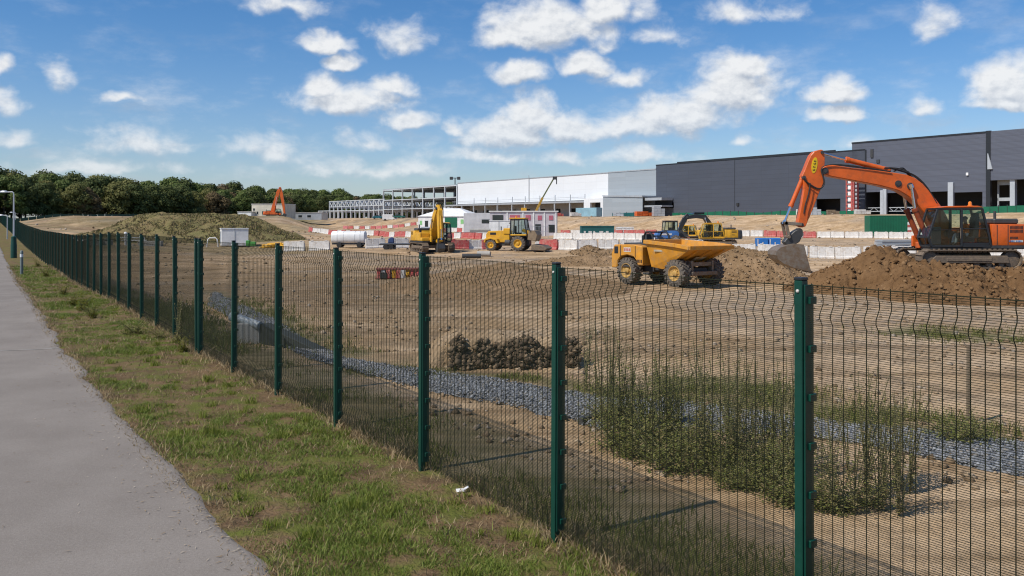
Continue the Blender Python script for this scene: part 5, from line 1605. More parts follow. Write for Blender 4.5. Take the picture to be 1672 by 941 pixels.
# dark flat trailer and generator beside the yellow excavator
a = at(648, 84); ft = empty('flat_trailer', a, R(3)); tag(ft, 'low dark flatbed trailer left of the yellow excavator', 'trailer')
mb = MB(); mb.bx(-1.6, 2.2, -.9, .9, .42, .55); mb.build('bed', M_dark, ft, .02)
for x_ in (-1.0, -.5):
    for s_ in (-1, 1):
        mb = MB(); mb.lathe((x_, s_ * .85 - .1, .25), (0, 1, 0), [(0, .08), (0, .24), (.2, .24), (.2, .08)], 14); mb.build('wheel', M_black, ft)
mb = MB(); mb.bar((2.2, 0, .46), (3.0, 0, .4), .08); mb.build('drawbar', M_dark, ft)
a = at(639, 88); ge = empty('generator', a); tag(ge, 'small dark generator with a blue top left of the yellow excavator', 'generator')
mb = MB(); mb.bx(-.5, .45, -.4, .4, .15, .7); mb.bx(-.48, -.2, -.4, .4, .0, .15); mb.bx(.2, .45, -.4, .4, 0, .15); mb.build('body', M_dark, ge, .05)
mb = MB(); mb.prism([(-.32, .7), (.28, .7), (.24, 1.2), (.0, 1.3), (-.26, 1.15)], -.3, .3); mb.build('blue_cover', paint('dark blue cover', (.03, .06, .16), .6), ge, .06)
# ------------------------------------------------------------------ water-filled barriers
def barrier_mesh(mat, L=2.0, h=1.0):
    mb = MB()
    p_ = [(-.28, 0), (-.28, .16), (-.20, .24), (-.15, .62), (-.11, h), (.11, h), (.15, .62), (.20, .24), (.28, .16), (.28, 0)]
    M = Matrix.Rotation(R(90), 3, 'Z')
    segs = [(-L / 2 + .01, -L / 6 - .03), (-L / 6 + .03, L / 6 - .03), (L / 6 + .03, L / 2 - .01)]
    for a_, b_ in segs: mb.prism(p_, a_, b_, M)
    q_ = [(x * .86, z * .985 + .005) for x, z in p_]
    mb.prism(q_, -L / 2 + .02, L / 2 - .02, M)
    mb.bx(-L * .4, -L * .28, -.14, .14, h - .02, h + .05); mb.bx(L * .28, L * .4, -.14, .14, h - .02, h + .05)
    mb.bx(L / 2 - .03, L / 2 + .06, -.06, .06, .2, h * .8)
    return mb.mesh('barrier', mat, .018)


BM = {'w': barrier_mesh(M_offwhite), 'r': barrier_mesh(M_red), 'W': barrier_mesh(M_offwhite, 2.0, 1.0), 'p': barrier_mesh(paint('faded red plastic', (.50, .13, .14), .55, dirt=(.5, .38, .33), amt=.4, scale=2))}
ORD = ['first', 'second', 'third', 'fourth', 'fifth', 'sixth', 'seventh', 'eighth', 'ninth', 'tenth', 'eleventh', 'twelfth', 'thirteenth', 'fourteenth', 'fifteenth', 'sixteenth', 'seventeenth', 'eighteenth', 'nineteenth', 'twentieth', 'twenty-first', 'twenty-second', 'twenty-third', 'twenty-fourth', 'twenty-fifth', 'twenty-sixth', 'twenty-seventh', 'twenty-eighth', 'twenty-ninth', 'thirtieth']
BCOL = {'w': 'white', 'r': 'red', 'W': 'white', 'p': 'faded red'}
M_holes = paint('barrier slot', (.16, .13, .12), .8)


def barrier_row(where, pa, Da, pb, Db, pattern, step=2.06, jit=.06):
    a, b = at(pa, Da), at(pb, Db)
    d = b - a; n_ = max(1, int(round(d.length / step)))
    cnt = {}
    rz = math.atan2(d.y, d.x)
    for i in range(n_):
        c_ = pattern[i % len(pattern)]
        if c_ == '.': continue
        p_ = a + d * ((i + .5) / n_)
        x, y = p_.x + random.uniform(-jit, jit), p_.y + random.uniform(-jit * 3, jit * 3)
        e = .9; z0_, z1_ = gz(x - e * math.cos(rz), y - e * math.sin(rz)), gz(x + e * math.cos(rz), y + e * math.sin(rz))
        o = put('barrier', BM[c_]); o.location = (x, y, (z0_ + z1_) / 2 - .02)
        o.rotation_euler = (0, -math.atan2(z1_ - z0_, 1.8), rz + random.uniform(-.04, .04))
        k_ = BCOL[c_]; cnt[k_] = cnt.get(k_, 0) + 1
        tag(o, f'{ORD[min(29, cnt[k_] - 1)]} {k_} barrier from the left, {where}', 'barrier', 'plastic traffic barriers ' + where)


barrier_row('just behind the soil heap and the orange excavator', 1152, 77, 1740, 69, 'w')
barrier_row('on the far side of the blue blocks', 1205, 146, 1500, 132, 'wwrrwrwwwww' 'www')
barrier_row('directly behind the amber dumper', 872, 88, 1150, 88, 'w')
barrier_row('in the farther row above the dumper', 905, 142, 1075, 128, 'wwwwwww')
barrier_row('beside the bucket of the yellow loader', 880, 85, 944, 82.5, 'rwr.')
barrier_row('right of the yellow excavator', 737, 92, 812, 94, 'rwr')
barrier_row('left of the yellow excavator', 592, 89, 672, 91, 'w')
barrier_row('behind the yellow excavator and tank trailer', 505, 196, 800, 140, 'rwwwwrrwrwrrrwwrrrwr')
barrier_row('before the dark teal container', 915, 168, 1072, 158, 'rwrrwrrr')
barrier_row('along the far bank behind the tent', 560, 305, 690, 290, 'prwrwrprw', 2.4)
barrier_row('between grassy mound and tank trailer', 463, 86, 540, 86, 'w')
barrier_row('far back left of the two storey cabin', 690, 225, 800, 205, 'wrwwrwwr')
barrier_row('below the bank under the silver shed', 1075, 150, 1210, 140, 'wwrwwww')
barrier_row('between the green container and the netting fence', 1490, 128, 1560, 124, 'ww')

for i, (p0_, p1_) in enumerate([(1234, 1253), (1254, 1273)]):
    D = 101; a = at((p0_ + p1_) / 2, D); L = (p1_ - p0_) * D / F * .98
    o = empty('water_tank', a, R(1)); tag(o, ('left' if i == 0 else 'right') + ' one of two bright blue blocks end to end left of the orange bucket', 'tank', 'bright blue blocks')
    mb = MB(); mb.bx(-L / 2, L / 2, -.45, .45, .06, 1.0)
    mb.build('body', paint('bright blue plastic', (.02, .16, .50), .45, dirt=(.4, .36, .3), amt=.14, scale=2), o, .05)
    mb = MB(); mb.bx(-L / 2 + .05, -L / 2 + .15, -.47, -.44, .1, .9); mb.bx(-.05, .08, -.47, -.44, .15, .55); mb.bx(L * .2, L * .36, -.48, -.44, .0, .2); mb.build('fitting', M_offwhite, o)
a = at(1462, 98); o = empty('pallet_stack', a, R(2)); tag(o, 'low stack of grey mesh panels lying right of the brown heap peak', 'panels')
for i in range(9):
    mb = MB(); mb.box((random.uniform(-.06, .06), random.uniform(-.06, .06), .05 + i * .105), (3.9, 1.8, .085), random.uniform(-.02, .02)); mb.build('panel', M_greyst, o, .008)

# red and white stack of barrier pieces behind the mesh fence
a = onground(650, 455); o = empty('barrier_pile', a, R(6)); tag(o, 'low pile of red, white and yellow barrier pieces behind the mesh fence', 'pile')
for i in range(9):
    m_ = [M_red, M_offwhite, M_red, M_yellow, M_red, M_offwhite, M_yellow, M_red, M_red][i]
    mb = MB(); x_ = -.95 + i * .24; mb.box((x_, random.uniform(-.1, .1), .24), (.2, .55, .44), random.uniform(-.1, .1)); mb.box((x_, -.29, .25), (.14, .05, .16)); mb.build('block', m_, o, .03)
mb = MB(); mb.bx(-1.15, 1.15, -.3, .3, .0, .06); mb.bx(-1.1, 1.1, -.34, .34, .46, .54); mb.build('pallet', paint('dull red timber', (.20, .06, .045), .7), o, .01)
mb = MB(); mb.bx(-.9, -.55, -.42, -.3, .02, .34); mb.build('black_block', M_black, o, .02)


# ------------------------------------------------------------------ heaps
def soil_mat(name, a, b_, c_, sc_=1.0):
    m, k, b = newmat(name)
    P = k.n('ShaderNodeTexCoord').outputs['Object']
    n1_ = k.noise(P, .8 * sc_, 6, .6); n2_ = k.noise(P, 5 * sc_, 8, .65); n3_ = k.noise(P, 22 * sc_, 4)
    c = k.mix(k.ramp(n1_, .35, .65), a, b_)
    c = k.mix(k.math('MULTIPLY', k.ramp(n2_, .45, .75), .7), c, c_)
    k.t.links.new(c, b.inputs['Base Color']); b.inputs['Roughness'].default_value = .95; b.inputs['Specular IOR Level'].default_value = .12
    bp = k.n('ShaderNodeBump', {'Strength': .8, 'Distance': .10 / sc_, 'Height': k.math('ADD', n2_, k.math('MULTIPLY', n3_, .4))})
    k.t.links.new(bp.outputs[0], b.inputs['Normal'])
    return m


M_soil = soil_mat('brown soil', (.145, .080, .036), (.205, .118, .056), (.095, .052, .024))
M_soil2 = soil_mat('pale brown soil', (.22, .142, .075), (.30, .20, .115), (.14, .088, .047))
M_rub = soil_mat('dark broken ground', (.045, .036, .028), (.10, .078, .055), (.03, .025, .02), 2)
M_turf = soil_mat('weedy turf', (.20, .158, .075), (.175, .158, .065), (.235, .158, .088), .22)
m_soilclod = island_mat('soil clods', [(.10, .055, .025), (.16, .09, .042), (.23, .14, .07), (.175, .10, .047)], .95, .12)
m_soilclod2 = island_mat('pale soil clods', [(.15, .10, .056), (.24, .165, .095), (.32, .235, .15)], .95, .12)
m_rubclod = island_mat('dark rubble', [(.035, .025, .018), (.11, .078, .048), (.27, .195, .12), (.05, .037, .026), (.16, .11, .068), (.06, .044, .03)], .9, .2)


def heap(name, label, x0, x1, y0, y1, res, fn, mat, clod=None, ncl=0, clsz=(.03, .12), rough=.12, cat='heap', wsc=2.2, kind=None, smooth=False):
    xs = np.arange(x0, x1 + res, res); ys_ = np.arange(y0, y1 + res, res)
    Xg, Yg = np.meshgrid(xs, ys_)
    h = fn(Xg, Yg)

    def full(x, y):
        h_ = fn(x, y)
        d_, v_ = worley(x * wsc, y * wsc, 5); d2, v2 = worley(x * wsc * 2.7 + 7, y * wsc * 2.7, 8)
        k_ = sstep(.02, .35, h_)
        return H(x, y) + h_ + k_ * rough * ((v_ - .5) * 1.3 + (.5 - d_) * .9 + (v2 - .5) * .7 + (.5 - d2) * .4 + 1.2 * (fbm(x * 1.3, y * 1.3, 3, 4) - .5)) - .12 * (1 - sstep(.0, .12, h_))
    Zg = full(Xg, Yg)
    c = Vector(((x0 + x1) / 2, (y0 + y1) / 2, 0)); c.z = gz(c.x, c.y)
    inside = h > -.0
    V = np.stack([Xg - c.x, Yg - c.y, Zg - c.z], -1).reshape(-1, 3)
    fc = grid_faces(*Xg.shape)
    hf = h.ravel()
    fc = fc[(hf[fc] > 0.0).any(1)]
    o = put(name, npmesh(name, V, [fc], mat, smooth)); o.location = c
    tag(o, label, cat, kind=kind)
    if ncl:
        px_ = x0 + (x1 - x0) * rng.random(ncl * 3); py_ = y0 + (y1 - y0) * rng.random(ncl * 3)
        kk = fn(px_, py_) > .06; px_, py_ = px_[kk][:ncl], py_[kk][:ncl]
        sz_ = clsz[0] + (clsz[1] - clsz[0]) * rng.random(len(px_)) ** 3
        me_ = stones('clods', np.stack([px_ - c.x, py_ - c.y, full(px_, py_) - c.z + sz_ * .25], 1), sz_, clod, (OCT, OCF), .8)
        s_ = put('clods', me_, o); s_['kind'] = 'stuff'
    return o


def bump2(x, y, cx, cy, rx, ry, h, p=1.3, rot=0.0):
    c_, s_ = math.cos(rot), math.sin(rot)
    dx = ((x - cx) * c_ + (y - cy) * s_) / rx; dy = (-(x - cx) * s_ + (y - cy) * c_) / ry
    d = np.sqrt(dx * dx + dy * dy)
    return h * np.clip(1 - d, 0, 1) ** p * (1 + .0 * d)


def hero_heap(x, y):
    e = .5 * (fbm(x * .7, y * .7, 3, 14) - .5)
    pad = (.79 - .06) * sstep(13.9, 16.2, x + e) * sstep(33.6, 36.6, y + e) * sstep(46, 42.5, y) * sstep(31, 28, x)
    fr = .55 * sstep(13.6, 15.5, x + e) * sstep(29.5, 33.5, y + e) * sstep(44, 38, y) * sstep(33, 28, x)
    pk = bump2(x, y, 15.3, 36.9, 3.3, 3.2, 1.15, 1.15) + bump2(x, y, 13.4, 37.2, 2.2, 2.6, .55, 1.0) + bump2(x, y, 18.0, 34.6, 3.6, 2.2, .42) + bump2(x, y, 21.5, 33.8, 3.5, 2.2, .35) + bump2(x, y, 16.2, 34.2, 2.6, 2.0, .5)
    blk = sstep(38.8, 37.6, y) * sstep(34.5, 35.5, y) * 0
    flat = sstep(37.2, 37.9, y) * sstep(17.2, 18.0, x)
    pk = pk * (1 - .95 * flat)
    pk = pk + sstep(.15, .5, fr) * (1 - flat) * (.75 * (fbm(x * .75, y * .75, 4, 44) - .45) + .3 * (fbm(x * 2.2, y * 2.2, 3, 45) - .5))
    return np.maximum(pad, fr) + pk - .02


heap('soil_heap', 'large heap of fresh brown soil under the orange excavator tracks and bucket', 10.8, 31, 29, 46.5, .075, hero_heap, M_soil, m_soilclod, 7000, (.02, .13), .20)
heap('soil_heap', 'paler brown heap between the dumper and the orange bucket', 8.0, 15.2, 41.2, 48.5, .10, lambda x, y: bump2(x, y, 11.4, 44.8, 3.0, 3.0, 1.55, 1.1) + bump2(x, y, 13.2, 44.2, 2.2, 2.4, .9, 1.1) + bump2(x, y, 9.8, 45, 1.9, 2.2, .7, 1.1) - .02, M_soil2, m_soilclod2, 1800, (.03, .10), .14)
q_ = onground(800, 470)
heap('earth_mound', 'broad low earth mound behind the second and third near fence posts', q_.x - 8, q_.x + 9, q_.y - 9, q_.y + 13, .16, lambda x, y: bump2(x, y, q_.x + .5, q_.y + 3, 6.5, 9, .95, 1.25, .25) + .0 - .03, M_soil2, m_soilclod2, 1500, (.02, .06), .07, 'mound', 1.5)
q2 = onground(980, 432)
heap('earth_mound', 'long low ridge of loose earth left of the dumper', q2.x - 7, q2.x + 4.5, q2.y - 3, q2.y + 4, .12, lambda x, y: bump2(x, y, q2.x - .8, q2.y + .5, 5.5, 2.6, .6, 1.1) - .02, M_soil2, m_soilclod2, 1200, (.02, .08), .12, 'mound', 2)
q3 = onground(962, 415)
heap('earth_mound', 'two small pale heaps of earth behind the ridge left of the dumper', q3.x - 3, q3.x + 5, q3.y - 3, q3.y + 3, .14, lambda x, y: bump2(x, y, q3.x, q3.y, 2.2, 2.0, .75, 1.1) + bump2(x, y, q3.x + 2.6, q3.y + .3, 1.8, 1.8, .6) - .02, M_soil2, m_soilclod2, 500, (.04, .14), .1, 'mound', 2)
# broken dark ground at the edge of a bench, seen through the fence
ra, rb = onground(735, 601), onground(938, 596)


def bench(x, y):
    t_ = ((x - ra.x) * (rb.x - ra.x) + (y - ra.y) * (rb.y - ra.y)) / ((rb.x - ra.x) ** 2 + (rb.y - ra.y) ** 2)
    nrm = Vector((-(rb.y - ra.y), rb.x - ra.x, 0)).normalized()
    d_ = (x - ra.x) * nrm.x + (y - ra.y) * nrm.y
    e = .3 * (fbm(x * 2.5, y * 2.5, 3, 5) - .5)
    return .52 * sstep(-.02, .2, d_ + e) * sstep(3.8, 1.0, d_ + e * 2) * sstep(-.35, .10, t_ + e * .3) * sstep(1.14, .94, t_ + e * .25) - .02


heap('gravel_bench', 'flat topped bench of grey ground broken off in a dark crumbling edge', ra.x - 2.2, rb.x + 1.4, ra.y - 1.2, ra.y + 4.8, .06, bench, soil_mat('grey compacted ground', (.34, .235, .135), (.42, .31, .20), (.25, .165, .092)), m_clod, 500, (.012, .04), .035, 'bench', 4)
pts_ = []
for i in range(5200):
    t_ = random.uniform(.02, 1.03); p_ = ra.lerp(rb, t_); hh_ = random.random() ** .9
    w_ = .30 + .95 * float(fbm(np.array([t_ * 13]), np.array([2.0]), 4, 3)[0])
    x, y = p_.x + random.uniform(-.06, .06), p_.y - .16 + hh_ * .36 + random.uniform(-.16, .16) + .25 * (float(vnoise(np.array([t_ * 7]), np.array([5.0]), 6)[0]) - .5)
    pts_.append((x, y, gz(x, y) + .02 + hh_ * .52 * w_))
pts_ = np.array(pts_)
c_ = pts_.mean(0)
o = put('rubble', stones('rubble', pts_ - c_, .012 + .075 * rng.random(len(pts_)) ** 4, m_rubclod, (OCT, OCF), .8)); o.location = c_
tag(o, 'dark clods broken out of the edge of the grey bench', 'rubble', kind='stuff')

# grassy mound on the left
q4 = at(322, 137)


def gm(x, y):
    e = .25 * (fbm(x / 5, y / 5, 4, 16) - .5)
    dx = (x - q4.x) / 17.5; dy = (y - q4.y) / 21.0
    d = np.sqrt(dx * dx + dy * dy) + e
    return 3.7 * (1 - sstep(.32, 1.0, d)) + .5 * (fbm(x / 3, y / 3, 4, 26) - .5) * sstep(1.05, .8, d) - .04


o = heap('grassy_mound', 'big rounded mound overgrown with brown green weeds left of the white container', q4.x - 20, q4.x + 20, q4.y - 24, q4.y + 24, .35, gm, M_turf, None, 0, rough=.28, cat='mound', wsc=.55, smooth=True)
n = 30000
x = q4.x + (rng.random(n) - .5) * 36; y = q4.y + (rng.random(n) - .75) * 32
kk = (gm(x, y) > .1) & (fbm(x / 2.2, y / 2.2, 3, 29) > .36); x, y = x[kk], y[kk]
me = blades(x - q4.x, y - q4.y, .12 + .28 * rng.random(len(x)), .12 + .1 * rng.random(len(x)), .3 + .5 * rng.random(len(x)), island_mat('mound weeds', [(.19, .18, .07), (.24, .20, .09), (.28, .20, .12), (.17, .17, .06)], .8, .2, .2), 'weeds', H(x, y) + gm(x, y) - q4.z + .02)
w_o = put('weeds', me, o); w_o['kind'] = 'stuff'; w_o.location = (q4.x - o.location.x, q4.y - o.location.y, q4.z - o.location.z)

# ------------------------------------------------------------------ culvert headwall by the gravel
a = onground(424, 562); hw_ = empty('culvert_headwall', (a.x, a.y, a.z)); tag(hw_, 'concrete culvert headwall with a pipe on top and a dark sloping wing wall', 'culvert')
D = a.y; U_ = D / F
mb = MB(); mb.bx(-37 * U_, 0, .0, .35, -.1, 33 * U_); mb.build('headwall', paint('pale weathered concrete', (.40, .385, .35), .85, dirt=(.24, .21, .17), amt=.3, scale=2), hw_, .015)
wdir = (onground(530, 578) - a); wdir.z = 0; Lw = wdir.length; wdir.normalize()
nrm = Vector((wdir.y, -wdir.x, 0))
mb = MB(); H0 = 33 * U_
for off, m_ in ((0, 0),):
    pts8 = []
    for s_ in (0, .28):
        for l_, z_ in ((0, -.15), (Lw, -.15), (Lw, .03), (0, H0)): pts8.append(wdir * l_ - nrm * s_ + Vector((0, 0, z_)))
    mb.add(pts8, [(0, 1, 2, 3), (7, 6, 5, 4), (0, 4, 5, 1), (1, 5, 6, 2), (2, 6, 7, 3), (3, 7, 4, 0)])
mb.build('wing_wall', paint('shade toned concrete', (.026, .032, .032), .85, dirt=(.05, .055, .05), amt=.3, scale=2), hw_, .01)  # near-black base puts the wing wall's shade into its colour
p0_ = Vector((-52 * U_, .35, 42 * U_)); p1_ = Vector((1 * U_, -.02, 30 * U_))
mb = MB(); mb.cyl(p0_, p1_, .095, 18); mb.lathe(p0_, p0_ - p1_, [(-.12, .095), (-.12, .12), (0.02, .12), (.02, .08)], 18); mb.build('pipe', paint('pale grey plastic pipe', (.42, .46, .48), .4, scale=3), hw_, 0, True)

# ------------------------------------------------------------------ street lamp, bollard, small posts along the path
def lamp(px, py_base, py_top, label, D, twin=False):
    a = at(px, D); h = (py_base - py_top) * D / F
    o = empty('street_lamp', a); tag(o, label, 'lamp post')
    mb = MB(); mb.cyl((0, 0, 0), (0, 0, h * .96), .085, 10, .055); mb.tube([(0, 0, h * .955), (-.02, 0, h * .985), (-.12, 0, h), (-.55, 0, h * .995)], .045, 8); mb.build('pole', M_galv, o, 0, True)
    mb = MB()
    pr_ = [(-.02, .05), (.10, .13), (.35, .16), (.6, .12), (.72, .03)]
    mb.loft([[Vector((-.5 - x_, y_ * math.cos(t_) * r_ / .16 * 1.0, h - .03 + max(-.35, math.sin(t_)) * r_)) for t_ in [6.283 * i / 12 for i in range(12)] for y_ in (.16,)] for x_, r_ in pr_]); mb.build('lamp_head', M_galv, o, 0, True)
    return o, h


l1, h = lamp(22.5, 421, 313, 'grey street lamp with a thick dark green base beside the far verge', 73)
mb = MB(); mb.lathe((0, 0, -.1), (0, 0, 1), [(0, .05), (0, .24), (1.2, .235), (1.26, .22), (1.85, .20), (1.92, .1), (1.92, .05)], 16); mb.build('base_sleeve', M_green, l1, 0, True)
lamp(12, 382, 343, 'second street lamp, much farther along the path', 118)
lamp(25, 356, 332, 'tiny far street lamp against the dark wood', 190)
a = at(35.3, 51); bo_ = empty('bollard', a); tag(bo_, 'slim grey bollard with a white band on the verge beside the fence', 'bollard')
mb = MB(); mb.lathe((0, 0, -.05), (0, 0, 1), [(0, .02), (0, .085), (1.05, .085), (1.06, .05)], 14); mb.build('post', paint('dull grey green paint', (.16, .19, .18), .5), bo_, 0, True)
mb = MB(); mb.lathe((0, 0, 1.012), (0, 0, 1), [(0, .05), (0, .09), (.18, .09), (.18, .05)], 14); mb.build('reflector_band', M_white, bo_, 0, True)
mb = MB(); mb.lathe((0, 0, 1.194), (0, 0, 1), [(0, .05), (0, .088), (.14, .085), (.2, .05), (.21, .01)], 14); mb.build('cap', paint('dull grey green paint', (.16, .19, .18), .5), bo_, 0, True)

# thin timber stakes on the site
for i, (px, py, top, lb) in enumerate([(1581, 690, 565, 'pale thin timber stake standing by the gravel at the far right'), (1150, 0, 0, '')]):
    if not py: continue
    b_ = onground(px, py); hh_ = (py - top) * b_.y / F
    o = empty('timber_stake', b_); tag(o, lb, 'stake')
    mb = MB(); mb.bar((0, 0, -.1), (.01, .01, hh_), .05, .04); mb.build('stake', M_wood, o, .004)
b_ = onground(1275, 462)
# white hoop barrier and low white rail by the mound
a = at(347, 96); o = empty('hoop_barrier', a, R(8)); tag(o, 'white tubular hoop barrier left of the small white container', 'barrier')
mb = MB(); w_ = 9 * 96 / F
mb.tube([(-w_, 0, 0), (-w_ * .8, 0, .85), (-w_ * .55, 0, 1.0), (w_ * .55, 0, 1.0), (w_ * .8, 0, .85), (w_, 0, 0)], .06, 8); mb.build('hoop', M_white, o, 0, True)
a = at(214, 104); o = empty('low_wall', a, R(4)); tag(o, 'low white frame left of the grassy mound foot', 'frame')
mb = MB(); w_ = 21 * 104 / F
for x_ in (-w_, w_): mb.bx(x_ - .06, x_ + .06, -.05, .05, 0, 1.0)
mb.bx(-w_, w_, -.05, .05, .92, 1.02); mb.bx(-w_, w_, .8, .9, .6, .7); mb.build('frame', M_white, o)
a = at(205, 101); o = empty('marker_post', a); tag(o, 'white marker post in front of the low white frame', 'post')
mb = MB(); mb.cyl((0, 0, 0), (0, 0, 1.3), .12, 10); mb.lathe((0, 0, 1.3), (0, 0, 1), [(0, .05), (0, .18), (.2, .16), (.26, .05)], 10); mb.build('post', M_white, o)
# yellow hose coils
a = at(452, 95); o = empty('hose_pile', a); tag(o, 'pile of coiled yellow hose on the ground right of the small white container', 'hose')
for i in range(5):
    mb = MB(); cx_, r_ = -.9 + i * .45, random.uniform(.35, .6)
    mb.tube([(cx_ + math.cos(t_) * r_ * 1.2, math.sin(t_) * r_, .09 + .1 * (j // 16) + .04 * math.sin(t_ * 3 + i) + .12 * (i in (1, 2, 3))) for j, t_ in enumerate([6.283 * q / 16 for q in range(50)])], .085, 8)
    mb.build('coil', M_yellow, o, 0, True)
mb = MB(); mb.prism([(-1.9, .0), (-1.2, .35), (-.6, .55), (.3, .6), (.7, .3), (1.5, 0)], -.4, .5); mb.build('heap', M_yellow, o, .08)
# dark pipes on the earth in front of the yellow excavator
for px, py, L, rz, r_, m_, lb in [(770, 422, 1.5, .1, .18, M_dark, 'short dark pipe on the earth right of the yellow excavator'), (790, 419, 1.1, -.2, .22, M_concrete, 'short thick grey pipe on the earth right of the yellow excavator')]:
    b_ = onground(px, py); o = empty('pipe', b_, rz); tag(o, lb, 'pipe')
    mb = MB(); mb.lathe((-L / 2, 0, r_), (1, 0, 0), [(0, r_ * .75), (0, r_), (L, r_), (L, r_ * .75), (L - .02, r_ * .7), (.02, r_ * .7)], 16); mb.build('pipe', m_, o, 0, True)
# dark flat stone on the gravel edge
b_ = onground(968, 690); o = empty('timber_baulk', b_, R(38)); tag(o, 'short dark timber baulk lying across the edge of the gravel', 'timber')
mb = MB(); mb.bx(-.24, .24, -.05, .05, -.02, .10); mb.build('baulk', M_dark, o, .01)
# litter by the fence foot
b_ = onground(752, 806); o = empty('paper_scrap', b_, .3); tag(o, 'white scrap of paper at the foot of the fence', 'litter')
mb = MB(); mb.box((0, 0, .03), (.09, .05, .004), Matrix.Rotation(.4, 3, 'X')); mb.box((.06, .02, .04), (.06, .05, .004), Matrix.Rotation(-.5, 3, 'Y')); mb.build('paper', M_white, o)

# cars on the far terrace
def car(px, D, m_, lb, rz):
    a = at(px, D); o = empty('parked_car', a, rz); tag(o, lb, 'car')
    b1_ = [(-2.1, .35), (-2.15, .8), (-1.9, .95), (-.9, 1.0), (1.2, 1.0), (2.05, .85), (2.15, .4)]
    mb = MB(); mb.prism(b1_, -.85, .85); mb.build('body', m_, o, .06)
    mb = MB(); mb.prism([(-1.85, .98), (-1.2, 1.42), (.2, 1.45), (1.0, 1.0)], -.72, .72); mb.build('windows', M_glazing, o, .03)
    mb = MB(); mb.prism([(-1.2, 1.43), (.2, 1.46), (.2, 1.5), (-1.2, 1.48)], -.7, .7); mb.build('roof', m_, o)
    for x_ in (-1.35, 1.35):
        for s_ in (-1, 1): mb = MB(); mb.lathe((x_, s_ * .8 - .1, .32), (0, 1, 0), [(0, .1), (0, .32), (.2, .32), (.2, .1)], 14); mb.build('wheel', M_black, o)


car(617, 345, paint('teal car paint', (.02, .16, .20), .3), 'teal car parked before the low steel frame', .2)
car(652, 330, paint('green car paint', (.02, .14, .11), .3), 'dark green car parked under the tall steel frame', .1)
a = at(636, 330); o = empty('van', a, .1); tag(o, 'white van parked under the tall steel frame', 'van')
mb = MB(); mb.prism([(-2.6, .4), (-2.6, 2.3), (1.3, 2.35), (1.9, 1.4), (2.7, 1.2), (2.75, .4)], -1, 1); mb.build('body', M_white, o, .08)
mb = MB(); mb.prism([(1.1, 1.45), (1.2, 2.15), (1.36, 2.15), (1.78, 1.45)], -1.01, 1.01); mb.build('window', M_glazing, o)
for x_ in (-1.6, 1.7):
    for s_ in (-1, 1): mb = MB(); mb.lathe((x_, s_ * .92 - .12, .36), (0, 1, 0), [(0, .1), (0, .36), (.24, .36), (.24, .1)], 14); mb.build('wheel', M_black, o)
# builders' clutter on the bank top
for i, (px, w, lb, mt, sz_) in enumerate([(1310, 30, 'pallet of white blocks on the bank before the dark shed door', M_offwhite, (2.2, 1.5, 1.2)), (1330, 31, 'grey pallet load left of the red hoist', M_greyst, (2.6, 1.5, 1.6)), (1360, 31, 'brown crate stack just left of the red hoist', M_wood, (2.4, 1.6, 1.0)), (1408, 30, 'pale block pallet right of the red hoist foot', M_offwhite, (3.0, 1.5, .9)),
                                            (1052, 33, 'stack of orange boards on the bank before the silver shed', M_orange, (5, 1.5, 1.2)), (1075, 32, 'grey scaffold stack by the end of the teal hoarding', M_galv, (3, 1.6, 2.6)), (940, 34, 'pile of pale rubble sacks before the white colonnade', M_offwhite, (3, 1.5, 1.0)), (914, 34, 'red pallet load before the white colonnade', M_red, (2, 1.5, .9)), (1010, 32, 'pale sheet stack at the left end of the teal hoarding', M_greyst, (3, 1.4, .9))]):
    D = wd_(px, w); a = at(px, D); o = empty('pallet_load', a, random.uniform(-.3, .3)); tag(o, lb, 'pallet')
    n_ = 4
    mb = MB(); mb.bx(-sz_[0] / 2, sz_[0] / 2, -sz_[1] / 2, sz_[1] / 2, 0, .14); mb.build('pallet', M_wood, o)
    for j in range(n_):
        for i2 in range(3):
            if j == n_ - 1 and i2 == 2: continue
            mb = MB(); mb.box((-sz_[0] / 3 + i2 * sz_[0] / 3, random.uniform(-.05, .05), .15 + (j + .5) * sz_[2] / n_), (sz_[0] / 3.2, sz_[1], sz_[2] / n_ * .95), random.uniform(-.06, .06)); mb.build('block', mt, o)
# rubble and blocks left of the grassy mound
pr = np.array([[p.x, p.y, p.z] for p in [at(116 + 64 * random.random(), 118 - 14 * random.random()) for i in range(420)]])
c_ = pr.mean(0); sz = .08 + .34 * rng.random(len(pr)) ** 2.5
pr[:, 2] += sz * .3 + .25 * rng.random(len(pr)) ** 2
o = put('rubble_pile', stones('rubble_pile', pr - c_, sz, island_mat('grey rubble', [(.12, .115, .11), (.30, .28, .26), (.45, .43, .40), (.20, .16, .12)]), (ICO, ICF), .8)); o.location = c_
tag(o, 'straggling pile of grey rubble between the far fence run and the grassy mound', 'rubble')
for i, (px, D_, w_, lb) in enumerate([(150, 101, 2.2, 'low grey concrete block in front of the grey rubble'), (168, 102, 2.0, 'second low grey concrete block right of the first in front of the rubble'), (246, 100, 2.6, 'low grey concrete block right of the low white frame')]):
    o = empty('concrete_block', at(px, D_), random.uniform(-.1, .2)); tag(o, lb, 'block')
    mb = MB(); mb.bx(-w_ / 2, w_ / 2, -.4, .4, -.05, .6); mb.build('block', M_concrete, o, .04)
